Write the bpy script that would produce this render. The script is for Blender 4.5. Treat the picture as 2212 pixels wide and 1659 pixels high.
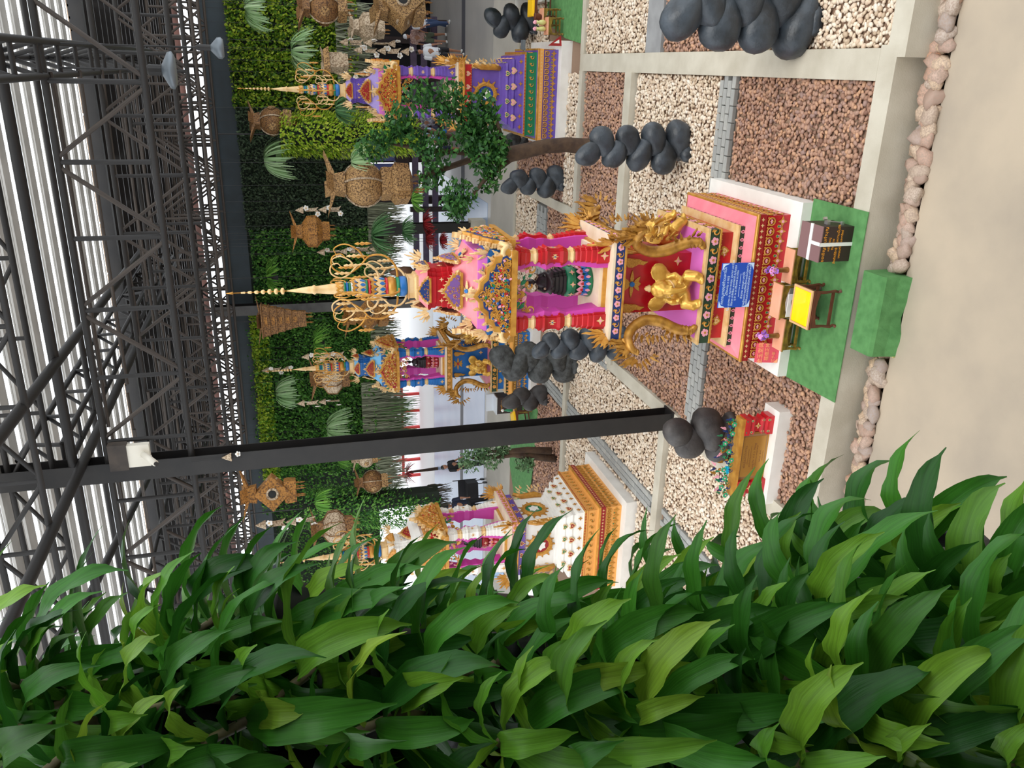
import bpy, math, random
import numpy as np
from mathutils import Vector, Matrix, noise as mnoise
random.seed(7)
for o in list(bpy.data.objects): bpy.data.objects.remove(o)
SC = bpy.context.scene
LINK = SC.collection.objects.link
PI = math.pi
# ---------------------------------------------------------------- camera, world, light, exposure
FPX = 1780.0
ROLL, PITCH, YAW = (math.radians(a) for a in (4.3, 14.88, 21.8))
CAM = Vector((0, 0, 6.3))
FW = Vector((-math.sin(YAW)*math.cos(PITCH), math.cos(YAW)*math.cos(PITCH), -math.sin(PITCH)))
R0 = Vector((math.cos(YAW), math.sin(YAW), 0)); D0 = -R0.cross(FW)
AU = math.cos(ROLL)*R0 + math.sin(ROLL)*D0      # towards world right, as the lens sees it
AV = -math.sin(ROLL)*R0 + math.cos(ROLL)*D0     # downwards
cam = bpy.data.cameras.new('camera'); co = bpy.data.objects.new('camera', cam); LINK(co)
cam.sensor_width = 36; cam.sensor_fit = 'HORIZONTAL'; cam.lens = FPX/2212*36; cam.clip_start = .05; cam.clip_end = 400
m = Matrix((AV, AU, -FW)).transposed().to_4x4(); m.translation = CAM
co.matrix_world = m; SC.camera = co
SC.view_settings.view_transform = 'Standard'; SC.view_settings.look = 'None'
SC.view_settings.exposure = -0.02; SC.view_settings.gamma = 1; SC.view_settings.use_curve_mapping = False
w = bpy.data.worlds.new('overcast_sky'); SC.world = w; w.use_nodes = True
nt = w.node_tree; bg = nt.nodes['Background']
bg.inputs[0].default_value = (.90, .95, 1, 1); bg.inputs[1].default_value = 2.1
sun = bpy.data.lights.new('sun', 'SUN'); sun.energy = 1.6; sun.angle = math.radians(40); sun.color = (1, .95, .87)
so = bpy.data.objects.new('sun', sun); LINK(so); so.location = (0, 0, 30)
so.rotation_euler = Vector((-.25, .5, -1)).to_track_quat('-Z', 'Y').to_euler()

def ray(x, y):
    d = FW*FPX + AU*((1659-y)-829.5) + AV*(x-1106); return d.normalized()
def at(x, y, Y):            # the point at depth Y that a photo pixel looks at
    d = ray(x, y); return CAM + d*(Y/d.y)
def gr(x, y, z=0):
    d = ray(x, y); return CAM + d*((z-CAM.z)/d.z)
# ---------------------------------------------------------------- materials
def lin(c):
    return tuple(((v/255)/12.92 if v/255 <= .04045 else ((v/255+.055)/1.055)**2.4) for v in c)
MATS = {}
def mat(name, c, rough=.55, metal=0, c2=None, sc=6, bump=0, bsc=40, island=None, trans=None, objrand=None, coat=0, spec=None, lo=.35, hi=.68):
    if name in MATS: return MATS[name]
    M = bpy.data.materials.new(name); M.use_nodes = True; nt = M.node_tree; N = nt.nodes; L = nt.links.new
    b = N['Principled BSDF']; b.inputs['Roughness'].default_value = rough; b.inputs['Metallic'].default_value = metal
    if spec is not None: b.inputs['Specular IOR Level'].default_value = spec
    if coat: b.inputs['Coat Weight'].default_value = coat
    col = lin(c)+(1,); b.inputs['Base Color'].default_value = col; M.diffuse_color = col
    src = None
    if island or objrand:
        cols = island or objrand
        r = N.new('ShaderNodeValToRGB'); r.color_ramp.interpolation = 'LINEAR'
        els = r.color_ramp.elements
        while len(els) < len(cols): els.new(.5)
        for i, cc in enumerate(cols): els[i].position = i/(len(cols)-1); els[i].color = lin(cc)+(1,)
        if island: g = N.new('ShaderNodeNewGeometry'); L(g.outputs['Random Per Island'], r.inputs[0])
        else: g = N.new('ShaderNodeObjectInfo'); L(g.outputs['Random'], r.inputs[0])
        src = r.outputs[0]
    if c2 is not None:
        t = N.new('ShaderNodeTexCoord'); n = N.new('ShaderNodeTexNoise'); n.inputs['Scale'].default_value = sc; n.inputs['Detail'].default_value = 5
        L(t.outputs['Object'], n.inputs['Vector'])
        rr = N.new('ShaderNodeValToRGB'); rr.color_ramp.elements[0].position = lo; rr.color_ramp.elements[1].position = hi
        L(n.outputs[0], rr.inputs[0])
        mx = N.new('ShaderNodeMix'); mx.data_type = 'RGBA'; L(rr.outputs[0], mx.inputs[0])
        mx.inputs[6].default_value = col; mx.inputs[7].default_value = lin(c2)+(1,)
        if src: L(src, mx.inputs[6])
        src = mx.outputs[2]
    if src: L(src, b.inputs['Base Color'])
    if bump:
        t = N.new('ShaderNodeTexCoord'); n = N.new('ShaderNodeTexNoise'); n.inputs['Scale'].default_value = bsc; n.inputs['Detail'].default_value = 4
        L(t.outputs['Object'], n.inputs['Vector'])
        bp = N.new('ShaderNodeBump'); bp.inputs['Strength'].default_value = bump; bp.inputs['Distance'].default_value = .02
        L(n.outputs[0], bp.inputs['Height']); L(bp.outputs[0], b.inputs['Normal'])
    if trans:
        tr = N.new('ShaderNodeBsdfTranslucent'); mixs = N.new('ShaderNodeMixShader'); mixs.inputs[0].default_value = trans
        if src: L(src, tr.inputs[0])
        else: tr.inputs[0].default_value = col
        out = N['Material Output']; L(b.outputs[0], mixs.inputs[1]); L(tr.outputs[0], mixs.inputs[2]); L(mixs.outputs[0], out.inputs[0])
    MATS[name] = M; return M
GOLD = mat('gold_paint', (208, 154, 66), .4, .3, (176, 118, 42), 9)
PGOLD = mat('pale_gold', (230, 200, 150), .45, .1, (212, 168, 104), 8)
DGOLD = mat('old_gold', (185, 135, 55), .4, .4, (140, 95, 35), 12)
SGOLD = mat('statue_gold', (222, 178, 84), .3, .45, (190, 138, 52), 7, .15, 30)
RED = mat('red_paint', (196, 22, 34), .35, 0, (165, 14, 26), 5, coat=.2)
DRED = mat('dark_red_paint', (150, 22, 26), .45)
PINKR = mat('salmon_paint', (238, 140, 150), .5, 0, (228, 120, 135), 4)
ORCH = mat('orchid_paint', (214, 112, 196), .5)
MAG = mat('magenta_paint', (196, 62, 158), .5)
PURP = mat('purple_paint', (112, 84, 172), .4, 0, (96, 70, 155), 4)
LILAC = mat('lilac_paint', (165, 145, 210), .5)
BLUE = mat('blue_paint', (28, 108, 178), .4, 0, (20, 90, 160), 4)
LBLUE = mat('light_blue_paint', (120, 185, 230), .5)
NAVY = mat('navy_paint', (28, 52, 110), .45)
WHITE = mat('white_paint', (238, 235, 228), .5, 0, (226, 222, 214), 3)
CREAM = mat('cream_paint', (234, 216, 190), .5, 0, (222, 200, 168), 5)
GREENP = mat('green_paint', (22, 120, 78), .4)
DGREEN = mat('dark_green_paint', (36, 62, 40), .5)
PINKP = mat('pink_petal_paint', (232, 160, 175), .5)
ORANGEP = mat('orange_paint', (226, 160, 80), .5)
STEEL = mat('black_steel', (27, 25, 25), .5, .1, (36, 33, 31), 3)
STEEL2 = mat('grey_steel', (36, 33, 31), .6, 0, (27, 25, 24), 4)
STEEL3 = mat('brown_steel', (74, 64, 56), .6, .1, (46, 40, 36), 4)
CONC = mat('kerb_concrete', (196, 189, 172), .85, 0, (178, 170, 152), 2.2, .15, 60)
# ---------------------------------------------------------------- mesh builder
class MB:
    def __init__(s): s.v = []; s.f = []; s.m = []
    def add(s, V, F, m=0):
        b = len(s.v); s.v += [tuple(p) for p in V]
        for f in F: s.f.append(tuple(b+i for i in f)); s.m.append(m)
        return s
    def bx(s, x0, x1, y0, y1, z0, z1, m=0):
        V = [(x, y, z) for z in (z0, z1) for y in (y0, y1) for x in (x0, x1)]
        return s.add(V, [(0, 2, 3, 1), (4, 5, 7, 6), (0, 1, 5, 4), (2, 6, 7, 3), (0, 4, 6, 2), (1, 3, 7, 5)], m)
    def box(s, c, size, m=0, rz=0):
        a = MB().bx(-size[0]/2, size[0]/2, -size[1]/2, size[1]/2, -size[2]/2, size[2]/2)
        R = Matrix.Rotation(rz, 3, 'Z'); return s.add([R @ Vector(p)+Vector(c) for p in a.v], a.f, m)
    def loft(s, rings, m=0, cap=True, closed=True):
        n = len(rings[0]); V = [p for r in rings for p in r]; F = []
        for i in range(len(rings)-1):
            for j in range(n if closed else n-1):
                k = (j+1) % n; F.append((i*n+j, i*n+k, (i+1)*n+k, (i+1)*n+j))
        if cap: F.append(tuple(range(n))[::-1]); F.append(tuple((len(rings)-1)*n+j for j in range(n)))
        return s.add(V, F, m)
    def sec(s, prof, shape, m=0, c=(0, 0)):      # prof [(half, z)], shape = unit cross-section
        return s.loft([[(c[0]+h*x, c[1]+h*y, z) for x, y in shape] for h, z in prof], m)
    def lathe(s, prof, seg=12, m=0, c=(0, 0)):
        return s.sec(prof, [(math.cos(2*PI*i/seg), math.sin(2*PI*i/seg)) for i in range(seg)], m, c)
    def sq(s, prof, m=0, c=(0, 0)): return s.sec(prof, SQ, m, c)
    def tube(s, pts, rad, seg=6, m=0):
        pts = [Vector(p) for p in pts]; n = len(pts)
        if not hasattr(rad, '__len__'): rad = [rad]*n
        rings = []; ref = None
        for i, p in enumerate(pts):
            t = (pts[min(i+1, n-1)]-pts[max(i-1, 0)]).normalized()
            if ref is None: ref = t.orthogonal().normalized()
            ref = (ref-t*ref.dot(t)).normalized(); b = t.cross(ref)
            rings.append([p+(ref*math.cos(2*PI*k/seg)+b*math.sin(2*PI*k/seg))*rad[i] for k in range(seg)])
        return s.loft(rings, m)
    def blob(s, c, r, sub=2, m=0, rot=None, nz=0, seed=0):
        V, F = ICO[sub]; out = []
        for p in V:
            q = Vector(p)
            if nz: q = q*(1+nz*mnoise.noise(q*1.3+Vector((seed*7.1, seed*3.3, seed))))
            q = Vector((q.x*r[0], q.y*r[1], q.z*r[2]))
            if rot: q = rot @ q
            out.append(q+Vector(c))
        return s.add(out, F, m)
    def prism(s, poly, d, m=0, y0=0.):           # polygon in XZ, extruded along Y (front at y0-d)
        n = len(poly); V = [(x, y0-d, z) for x, z in poly]+[(x, y0, z) for x, z in poly]
        F = [tuple(range(n)), tuple(range(2*n-1, n-1, -1))]+[(i, i+n, (i+1) % n+n, (i+1) % n) for i in range(n)]
        return s.add(V, F, m)
    def bar(s, a, b, r, m=0, seg=4): return s.tube([a, b], r, seg, m)
    def xf(s, M):
        s.v = [tuple(M @ Vector(p)) for p in s.v]; return s
    def join(s, o, M=None, m=None):
        b = len(s.v); s.v += [tuple(M @ Vector(p)) if M else p for p in o.v]
        s.f += [tuple(b+i for i in f) for f in o.f]; s.m += ([m]*len(o.f) if m is not None else o.m); return s
    def mesh(s, name, mats, smooth=False):
        me = bpy.data.meshes.new(name); me.from_pydata(s.v, [], s.f)
        for k in (mats if isinstance(mats, (list, tuple)) else [mats]): me.materials.append(k)
        me.polygons.foreach_set('material_index', s.m)
        if smooth: me.polygons.foreach_set('use_smooth', [True]*len(s.f))
        me.update(); return me
    def ob(s, name, mats, parent=None, smooth=False, **k): return put(s.mesh(name, mats, smooth), name, parent, **k)
SQ = [(-1, -1), (1, -1), (1, 1), (-1, 1)]
RED12 = [(-1, -.62), (-.8, -.62), (-.8, -.8), (-.62, -.8), (-.62, -1), (.62, -1), (.62, -.8), (.8, -.8), (.8, -.62), (1, -.62),
         (1, .62), (.8, .62), (.8, .8), (.62, .8), (.62, 1), (-.62, 1), (-.62, .8), (-.8, .8), (-.8, .62), (-1, .62)]
ICO = {}
import bmesh
for k in (1, 2, 3):
    b = bmesh.new(); bmesh.ops.create_icosphere(b, subdivisions=k, radius=1); b.verts.ensure_lookup_table()
    ICO[k] = ([tuple(v.co) for v in b.verts], [tuple(v.index for v in f.verts) for f in b.faces]); b.free()
def put(me, name, parent=None, loc=(0, 0, 0), rot=(0, 0, 0), scale=1, label=None, cat=None, group=None, kind=None):
    o = bpy.data.objects.new(name, me); LINK(o)
    o.location = loc; o.rotation_euler = rot
    o.scale = (scale,)*3 if not hasattr(scale, '__len__') else scale
    if parent is not None: o.parent = parent
    for k, v in (('label', label), ('category', cat), ('group', group), ('kind', kind)):
        if v: o[k] = v
    return o
def thing(name, label, cat, loc=(0, 0, 0), rz=0, group=None):
    return put(None, name, None, loc, (0, 0, rz), 1, label, cat, group)
def tag(o, label=None, cat=None, group=None, kind=None):
    for k, v in (('label', label), ('category', cat), ('group', group), ('kind', kind)):
        if v: o[k] = v
    return o
def remesh(o, vox, it=4):
    r = o.modifiers.new('r', 'REMESH'); r.mode = 'VOXEL'; r.voxel_size = vox; r.use_smooth_shade = True
    q = o.modifiers.new('s', 'SMOOTH'); q.iterations = it; q.factor = .5
    return o
def npmesh(name, V, F, mats, smooth=False):       # fast big mesh: V (n,3), F (k,3|4)
    me = bpy.data.meshes.new(name); V = np.asarray(V, np.float32); F = np.asarray(F, np.int32); k = F.shape[1]
    me.vertices.add(len(V)); me.vertices.foreach_set('co', V.ravel())
    me.loops.add(F.size); me.loops.foreach_set('vertex_index', F.ravel())
    me.polygons.add(len(F)); me.polygons.foreach_set('loop_start', np.arange(0, F.size, k, dtype=np.int32))
    me.materials.append(mats)
    if smooth: me.polygons.foreach_set('use_smooth', np.ones(len(F), bool))
    me.update(calc_edges=True); me.validate(); return me
RNG = np.random.default_rng(11)
def scatter(base_v, base_f, pos, scale, rotm):    # many copies of a small mesh: pos (n,3), scale (n,3), rotm (n,3,3)
    bv = np.asarray(base_v, np.float32); bf = np.asarray(base_f, np.int32); n = len(pos)
    V = np.einsum('nij,nkj->nki', rotm, bv[None]*scale[:, None, :])+pos[:, None, :]
    F = bf[None]+(np.arange(n)*len(bv))[:, None, None]
    return V.reshape(-1, 3), F.reshape(-1, bf.shape[1])
def rotz(a):
    c, s, z, o = np.cos(a), np.sin(a), np.zeros_like(a), np.ones_like(a)
    return np.stack([np.stack([c, -s, z], -1), np.stack([s, c, z], -1), np.stack([z, z, o], -1)], -2)
def roteul(ax, ay, az):
    def rx(a):
        c, s, z, o = np.cos(a), np.sin(a), np.zeros_like(a), np.ones_like(a)
        return np.stack([np.stack([o, z, z], -1), np.stack([z, c, -s], -1), np.stack([z, s, c], -1)], -2)
    def ry(a):
        c, s, z, o = np.cos(a), np.sin(a), np.zeros_like(a), np.ones_like(a)
        return np.stack([np.stack([c, z, s], -1), np.stack([z, o, z], -1), np.stack([-s, z, c], -1)], -2)
    return rotz(az) @ ry(ay) @ rx(ax)
# ================================================================ GROUND
FLOORM = mat('cast_floor', (184, 168, 146), .62, 0, (162, 149, 132), .9, .05, 30)
FARF = mat('polished_floor', (176, 172, 166), .4, 0, (156, 153, 150), .5)
def struct(name, mb, m, parent=None, smooth=False):
    return mb.ob(name, m, parent, smooth, kind=None if parent else 'structure')
struct('floor', MB().bx(-14, 9, -3, 7.43, -.6, -.32), FLOORM)
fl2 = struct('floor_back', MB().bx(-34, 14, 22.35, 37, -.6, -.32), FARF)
MB().bx(-34, 14, 30.2, 30.75, -.3195, -.312).ob('dark_strip', mat('dark_strip', (78, 78, 84), .6), fl2)
MB().bx(-34, 14, 22.36, 26.2, -.3195, -.314).ob('matt_strip', mat('matt_floor', (190, 184, 174), .8, 0, (176, 170, 160), 1), fl2)
MB().bx(-34, -4.2, 26.6, 30.19, -.3195, -.313).bx(-34, -4.2, 30.76, 36.9, -.3195, -.313).ob('sky_sheen_floor', mat('sky_sheen_floor', (128, 150, 184), .3, 0, (150, 166, 192), .6), fl2)  # blue of the reflected sky put into the floor colour
struct('ground_outside', MB().bx(-90, 40, 37, 95, -.7, -.4), mat('pale_ground', (226, 226, 226), .8))
BEDM = mat('bed_soil', (140, 114, 94), .95)
struct('ground_garden', MB().bx(-14, 5, 7.85, 22.3, -.4, -.09), BEDM)
chan = struct('ground_channel', MB().bx(-14, 9, 7.43, 7.85, -.6, -.44), mat('channel_concrete', (150, 138, 116), .9, 0, (120, 106, 84), 1.5))
KERBS = [(-11, .32, 7.82, 8.09, -.46, 0), (.2, 5, 7.7, 7.98, -.46, .001), (-.04, .29, 8.09, 17.5, -.12, .002), (-5.6, -.04, 14.62, 14.92, -.12, .05),
         (-11, -5.76, 12.04, 12.27, -.12, .03), (-11, -.04, 17.24, 17.44, -.12, .03), (-5.77, -5.5, 8.09, 14.92, -.12, .004), (.29, 5, 10.5, 10.72, -.12, .003),
         (-3.12, -2.9, 17.44, 21.3, -.12, .02), (.29, 5, 17.3, 17.5, -.12, .006), (-11, 3, 22.15, 22.35, -.4, .0)]
for k in KERBS: struct('kerb', MB().bx(*k), CONC)
# paver strips, each paver a part
PAVM = mat('paver', (158, 158, 154), .85, 0, (140, 141, 138), 5, objrand=[(146, 147, 144), (172, 171, 165)])
def chamf(x, y, z, c=.006):
    return MB().loft([[(-x, -y, 0), (x, -y, 0), (x, y, 0), (-x, y, 0)], [(-x, -y, z-c), (x, -y, z-c), (x, y, z-c), (-x, y, z-c)],
                      [(-x+c, -y+c, z), (x-c, -y+c, z), (x-c, y-c, z), (-x+c, y-c, z)]])
def strip(x0, x1, y0, y1, along, bw, bl):
    S = struct('pavement', MB().bx(x0, x1, y0, y1, -.1, -.07), mat('joint_sand', (96, 94, 90), .95))
    if along == 'x': nr = round((y1-y0)/bw); nc = round((x1-x0)/bl)
    else: nr = round((x1-x0)/bw); nc = round((y1-y0)/bl)
    me = chamf(bl/2-.006, bw/2-.006, .06).mesh('paver', PAVM)
    for r in range(nr):
        for c in range(nc):
            t = (c+.5)*bl+(bl/2 if r % 2 else 0); q = (r+.5)*bw
            if c == nc-1 and r % 2: continue
            p = (x0+t, y0+q) if along == 'x' else (x0+q, y0+t)
            put(me, 'paver', S, (p[0], p[1], -.072+random.uniform(-.003, .003)), (0, 0, 0 if along == 'x' else PI/2))
strip(-5.5, -.04, 11.05, 11.5, 'x', .112, .23)
strip(-7.78, -7.42, 8.2, 11.95, 'y', .12, .25); strip(-7.78, -7.42, 12.3, 17.2, 'y', .12, .25); strip(-7.78, -7.42, 17.46, 19.3, 'y', .12, .25)
strip(-5.85, -5.6, 14.95, 17.2, 'y', .125, .25); strip(-5.0, -3.15, 19.45, 20.2, 'x', .15, .3)
struct('slab', MB().bx(.29, 5, 13.65, 14.26, -.12, -.02), mat('grey_slab', (150, 150, 150), .85, 0, (132, 132, 132), 3))
# gravel: real pebbles, one countless mass per bed
TAN = mat('tan_pebbles', (168, 130, 108), .7, island=[(118, 84, 68), (160, 122, 100), (182, 142, 118), (150, 122, 112), (196, 152, 118), (172, 134, 112)])
CRM = mat('cream_pebbles', (216, 198, 172), .7, island=[(180, 156, 130), (214, 194, 168), (232, 218, 198), (204, 178, 152), (238, 228, 212)])
IV, IF = ICO[1]
def gravel(x0, x1, y0, y1, z, m, label, sp=.052, holes=()):
    nx = int((x1-x0)/sp); ny = int((y1-y0)/sp)
    gx, gy = np.meshgrid(np.arange(nx), np.arange(ny)); n = nx*ny
    px = x0+(gx.ravel()+.5+RNG.uniform(-.42, .42, n))*sp; py = y0+(gy.ravel()+.5+RNG.uniform(-.42, .42, n))*sp
    keep = np.ones(n, bool)
    for h in holes: keep &= ~((px > h[0]) & (px < h[1]) & (py > h[2]) & (py < h[3]))
    px = px[keep]; py = py[keep]; n = len(px)
    r = sp*RNG.uniform(.5, .85, n)
    sc = np.stack([r*RNG.uniform(.9, 1.35, n), r*RNG.uniform(.65, .95, n), r*RNG.uniform(.42, .7, n)], -1)
    R = roteul(RNG.uniform(-.5, .5, n), RNG.uniform(-.5, .5, n), RNG.uniform(0, 2*PI, n))
    V, F = scatter(IV, IF, np.stack([px, py, z+RNG.uniform(-.012, .022, n)], -1), sc, R)
    put(npmesh('gravel', V, F, m, True), 'gravel', None, label=label, cat='gravel', kind='stuff')
PL = (-3.72, -1.45, 8.8, 11.17)
CP = (-3.7, -1.42, 7.8, 8.85)
gravel(-5.5, -.04, 8.1, 11.04, -.075, TAN, 'brown pebbles round the pink shrine, front bed', .052, (PL, CP, (-5.55, -4.2, 8.75, 9.08)))
gravel(-5.5, -2.5, 11.51, 14.6, -.075, TAN, 'brown pebbles behind the pink shrine, left half')
gravel(-2.5, -.04, 11.51, 14.6, -.07, CRM, 'cream pebbles round the cairn in front of the tree')
gravel(-2.9, -.04, 14.93, 17.22, -.05, TAN, 'brown pebbles at the foot of the tree', .055)
gravel(-7.42, -2.9, 14.93, 17.22, -.05, CRM, 'cream pebbles between the kerb and the tall grey cairn', .056)
gravel(-2.9, -.04, 17.45, 18.3, -.05, CRM, 'narrow cream pebble strip in front of the purple shrine', .07)
gravel(-5.6, -3.1, 17.45, 19.4, -.05, TAN, 'brown pebbles left of the small cairn by the diagonal kerb', .062)
gravel(-7.4, -5.6, 17.45, 19.3, -.05, CRM, 'cream pebbles in front of the blue shrine', .062)
gravel(-5.6, -3.1, 20.2, 22.2, -.05, CRM, 'pale pebbles at the far edge of the garden', .07)
gravel(-2.9, .4, 18.3, 22.2, -.05, TAN, 'brown pebbles behind the purple shrine', .07, ((-1.7, .6, 18.2, 20.6),))
gravel(.3, 3.2, 19.9, 22.2, -.05, CRM, 'pale pebbles behind the cairn near the green shrine', .07)
gravel(-11, -7.8, 17.45, 19.8, -.05, TAN, 'brown pebbles round the small two-trunk tree', .062)
gravel(-7.42, -5.78, 8.1, 12.02, -.075, CRM, 'cream pebbles left of the plaque', .052)
gravel(-9.5, -7.8, 8.1, 12.02, -.075, CRM, 'cream pebbles under the hanging leaves', .058)
gravel(-7.42, -5.78, 12.28, 14.92, -.06, CRM, 'cream pebbles behind the near post', .055)
gravel(-11, -7.8, 12.28, 17.22, -.06, CRM, 'cream pebbles round the white shrine', .062, ((-10.2, -7.9, 13, 15.4),))
gravel(.3, 3, 7.99, 10.49, -.07, CRM, 'cream pebbles by the big cairn near the front kerb', .052)
gravel(.3, 3, 10.73, 13.64, -.06, TAN, 'brown pebbles behind the big cairn', .054)
gravel(.3, 3.5, 14.27, 17.3, -.06, CRM, 'cream pebbles next to the far green turf mat', .056)
# river stones in the channel
STM = mat('river_stone', (190, 165, 142), .65, 0, (160, 138, 122), 7, .12, 25, objrand=[(150, 126, 112), (196, 158, 138), (186, 172, 160), (214, 184, 150), (160, 148, 142), (205, 150, 118)])
SM = [MB().blob((0, 0, 0), (1, .74, .6), 2, nz=.5, seed=k).mesh('stone', STM, True) for k in range(7)]
for x in np.arange(-9.5, 2.6, .118):
    for row in range(3):
        if -3.08 < x < -1.95 and row != 1: continue
        if -3.0 < x < -2.02: continue
        s = random.uniform(.08, .13)
        put(SM[random.randrange(7)], 'stone', chan, (x+random.uniform(-.05, .05), 7.5+row*.085+random.uniform(-.02, .02), -.3-.03*row+random.uniform(-.02, .03)),
            (random.uniform(-.4, .4), random.uniform(-.4, .4), random.uniform(0, 6)), s)
# ================================================================ WALL, ROOF
WY = 27.45
BAND = mat('fascia_paint', (52, 62, 68), .6, 0, (44, 52, 56), 2)
struct('beam_back', MB().bx(-34, 12, WY-.05, WY+.3, 7.35, 8.0).bx(-34, 12, WY-.25, WY+.3, 7.93, 8.08), BAND)
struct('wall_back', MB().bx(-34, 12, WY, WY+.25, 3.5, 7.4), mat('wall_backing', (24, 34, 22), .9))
# skylight strips over the front half of the hall, dark ribbed sheets over the rear half
SLAT = mat('grey_louver', (196, 193, 188), .7, 0, (178, 175, 170), 2, trans=.3)
roof = struct('roof', MB().bx(-30, 12, 21.9, 22.1, 10.2, 10.5), STEEL)
for i in range(17):
    y = 9.0+i*.73
    MB().bx(-30, 12, y, y+.34, 10.42, 10.46).bx(-30, 12, y+.52, y+.55, 10.4, 10.42).ob('louver', SLAT, roof)
SHEET = mat('ribbed_sheet', (205, 178, 152), .7, 0, (110, 94, 80), 9, trans=.12)
sh = MB()
for i in range(34):
    x = -30+i*1.25
    sh.bx(x, x+1.2, 21.9, 43, 10.5, 10.52)
    for k in range(5): sh.bx(x+k*.25, x+k*.25+.05, 21.9, 43, 10.47, 10.5)
tag(sh.ob('roof_sheet', SHEET, roof), kind='stuff')
pur = MB().bx(-.045, .045, -.5, .5, -.08, .08).mesh('purlin', STEEL)
for i in range(30): put(pur, 'purlin', roof, (-9, 22.2+i*.78, 10.36), (0, 0, PI/2), (1, 42, 1))
CYL = MB().lathe([(1, 0), (1, 1)], 8).mesh('steel_tube', STEEL, True)
CYL2 = MB().lathe([(1, 0), (1, 1)], 8).mesh('steel_tube', STEEL2, True)
CYL3 = MB().lathe([(1, 0), (1, 1)], 6).mesh('steel_tube', STEEL3, True)
def rod(par, name, a, b, r, me=CYL):
    a = Vector(a); d = Vector(b)-a
    o = put(me, name, par, a, d.to_track_quat('Z', 'Y').to_euler(), (r, r, d.length)); return o
def truss(Y, zb, zt, x0, x1, step, r, label, first=1, me=CYL2, me2=CYL3, ph=0.):
    t = thing('roof_truss', label, 'roof truss', (0, Y, zb), group='parallel steel trusses under the roof'); h = zt-zb
    rod(t, 'top_chord', (x0, 0, h), (x1, 0, h), r, me); rod(t, 'bottom_chord', (x0, 0, 0), (x1, 0, 0), r, me)
    n = int((x1-x0)/step)
    for i in range(n+1):
        x = x1-ph-i*step
        if x < x0: break
        rod(t, 'strut', (x, 0, 0), (x, 0, h), r*.72, me)
        if i < n: 
            up = (i+first) % 2
            rod(t, 'diagonal', (x-.06, 0, h*up), (x-step+.06, 0, h*(1-up)), r*.72, me2)
    return t
TR = ['nearest steel roof truss, meeting the near post', 'second steel roof truss behind the near one', 'third steel roof truss from the front',
      'middle steel roof truss of the row', 'fifth steel roof truss from the front', 'sixth steel roof truss, next to last', 'last steel roof truss, right above the dark fascia']
for i, Y in enumerate((11.95, 15.6, 18.2, 20.6, 22.9, 25.2, 27.6)):
    truss(Y, 7.83, 8.97, -20 if i else -12.4, 3.3 if i else 2.4, .98, (.046, .042)[i > 0], TR[i], 1, CYL2 if i < 3 else CYL3, CYL3, ph=1.72 if i == 0 else .3*i)
truss(10.1, 9.34, 9.95, -14, 3, .98, .042, 'steel truss high up, crossing in front of the near post', 0, CYL2, CYL2)
truss(12.0, 9.72, 10.3, -14, 3, 1.1, .042, 'upper steel truss on top of the near post', 1, CYL2, CYL2)
tag(rod(None, 'roof_pipe', (-14, 11.9, 9.42), (3, 11.9, 9.42), .07), 'thick round steel pipe crossing the near post at its head', 'pipe')
tag(rod(None, 'roof_pipe', (-5.5, 4.5, 9.3), (-5.5, 27, 9.3), .075), 'thick round steel pipe running back from the near post', 'pipe')
tag(rod(None, 'roof_pipe', (-3.75, 4.5, 9.38), (-4.1, 20, 9.38), .07), 'slanting steel pipe right of the near post', 'pipe')
tag(rod(None, 'roof_pipe', (-6.6, 4.5, 9.6), (-9.2, 20, 9.6), .07), 'slanting steel pipe left of the near post', 'pipe')
tag(rod(None, 'roof_pipe', (-20, 15.6, 9.9), (4, 15.6, 9.9), .05), 'horizontal steel pipe below the bright roof strips', 'pipe')
def girder(x, y0, y1, zb, zt, label):
    t = thing('roof_girder', label, 'roof girder', (x, y0, zb)); L = y1-y0; h = zt-zb
    for dx in (-.2, .2): rod(t, 'bottom_chord', (dx, 0, 0), (dx, L, 0), .045)
    rod(t, 'top_chord', (0, 0, h), (0, L, h), .05)
    n = int(L/1.1)
    for i in range(n):
        for dx in (-.2, .2): rod(t, 'diagonal', (dx, i*1.1, 0), (0, i*1.1+.55, h), .032, CYL2)
        rod(t, 'strut', (-.2, i*1.1, 0), (.2, i*1.1, 0), .03)
for i, (Y, l) in enumerate(((30.6, 'steel truss seen through the gap above the fascia, first one behind it'), (34.0, 'steel truss seen through the gap above the fascia, second one behind it'), (38.0, 'steel truss seen through the gap above the fascia, farthest back'))):
    truss(Y, 7.9, 9.2, -30, 6, 1.25, .05, l, i % 2, CYL3, CYL3)
struct('wall_far', MB().bx(-40, 14, 43.2, 43.5, 10.1, 10.5), mat('pinkish_cladding', (150, 108, 98), .8, 0, (90, 70, 66), 1.5))
girder(-.05, 9.5, 27, 8.95, 9.7, 'triangular steel girder over the big cairn, running to the back')
girder(-10.8, 9.5, 27, 8.95, 9.7, 'triangular steel girder above the leaves, running to the back')
girder(-5.5, 12.2, 27, 9.6, 10.2, 'triangular steel girder above the post row, running to the back')
# bracing lattice between trusses: brown flats in three long bays
for j, (x, lab) in enumerate(((-2.6, 'rows of thin brown bracing rods right of the girder'), (-8.2, 'rows of thin brown bracing rods left of the post row'), (-13.5, 'rows of thin brown bracing rods at the far left'))):
    t = thing('roof_bracing', lab, 'bracing', (x, 0, 8.9))
    for i in range(9):
        y = 12+i*1.75
        rod(t, 'brace', (-2.4, y, 0), (2.4, y+1.75, .35), .026, CYL3); rod(t, 'brace', (2.4, y, 0), (-2.4, y+1.75, .35), .026, CYL3)
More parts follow.
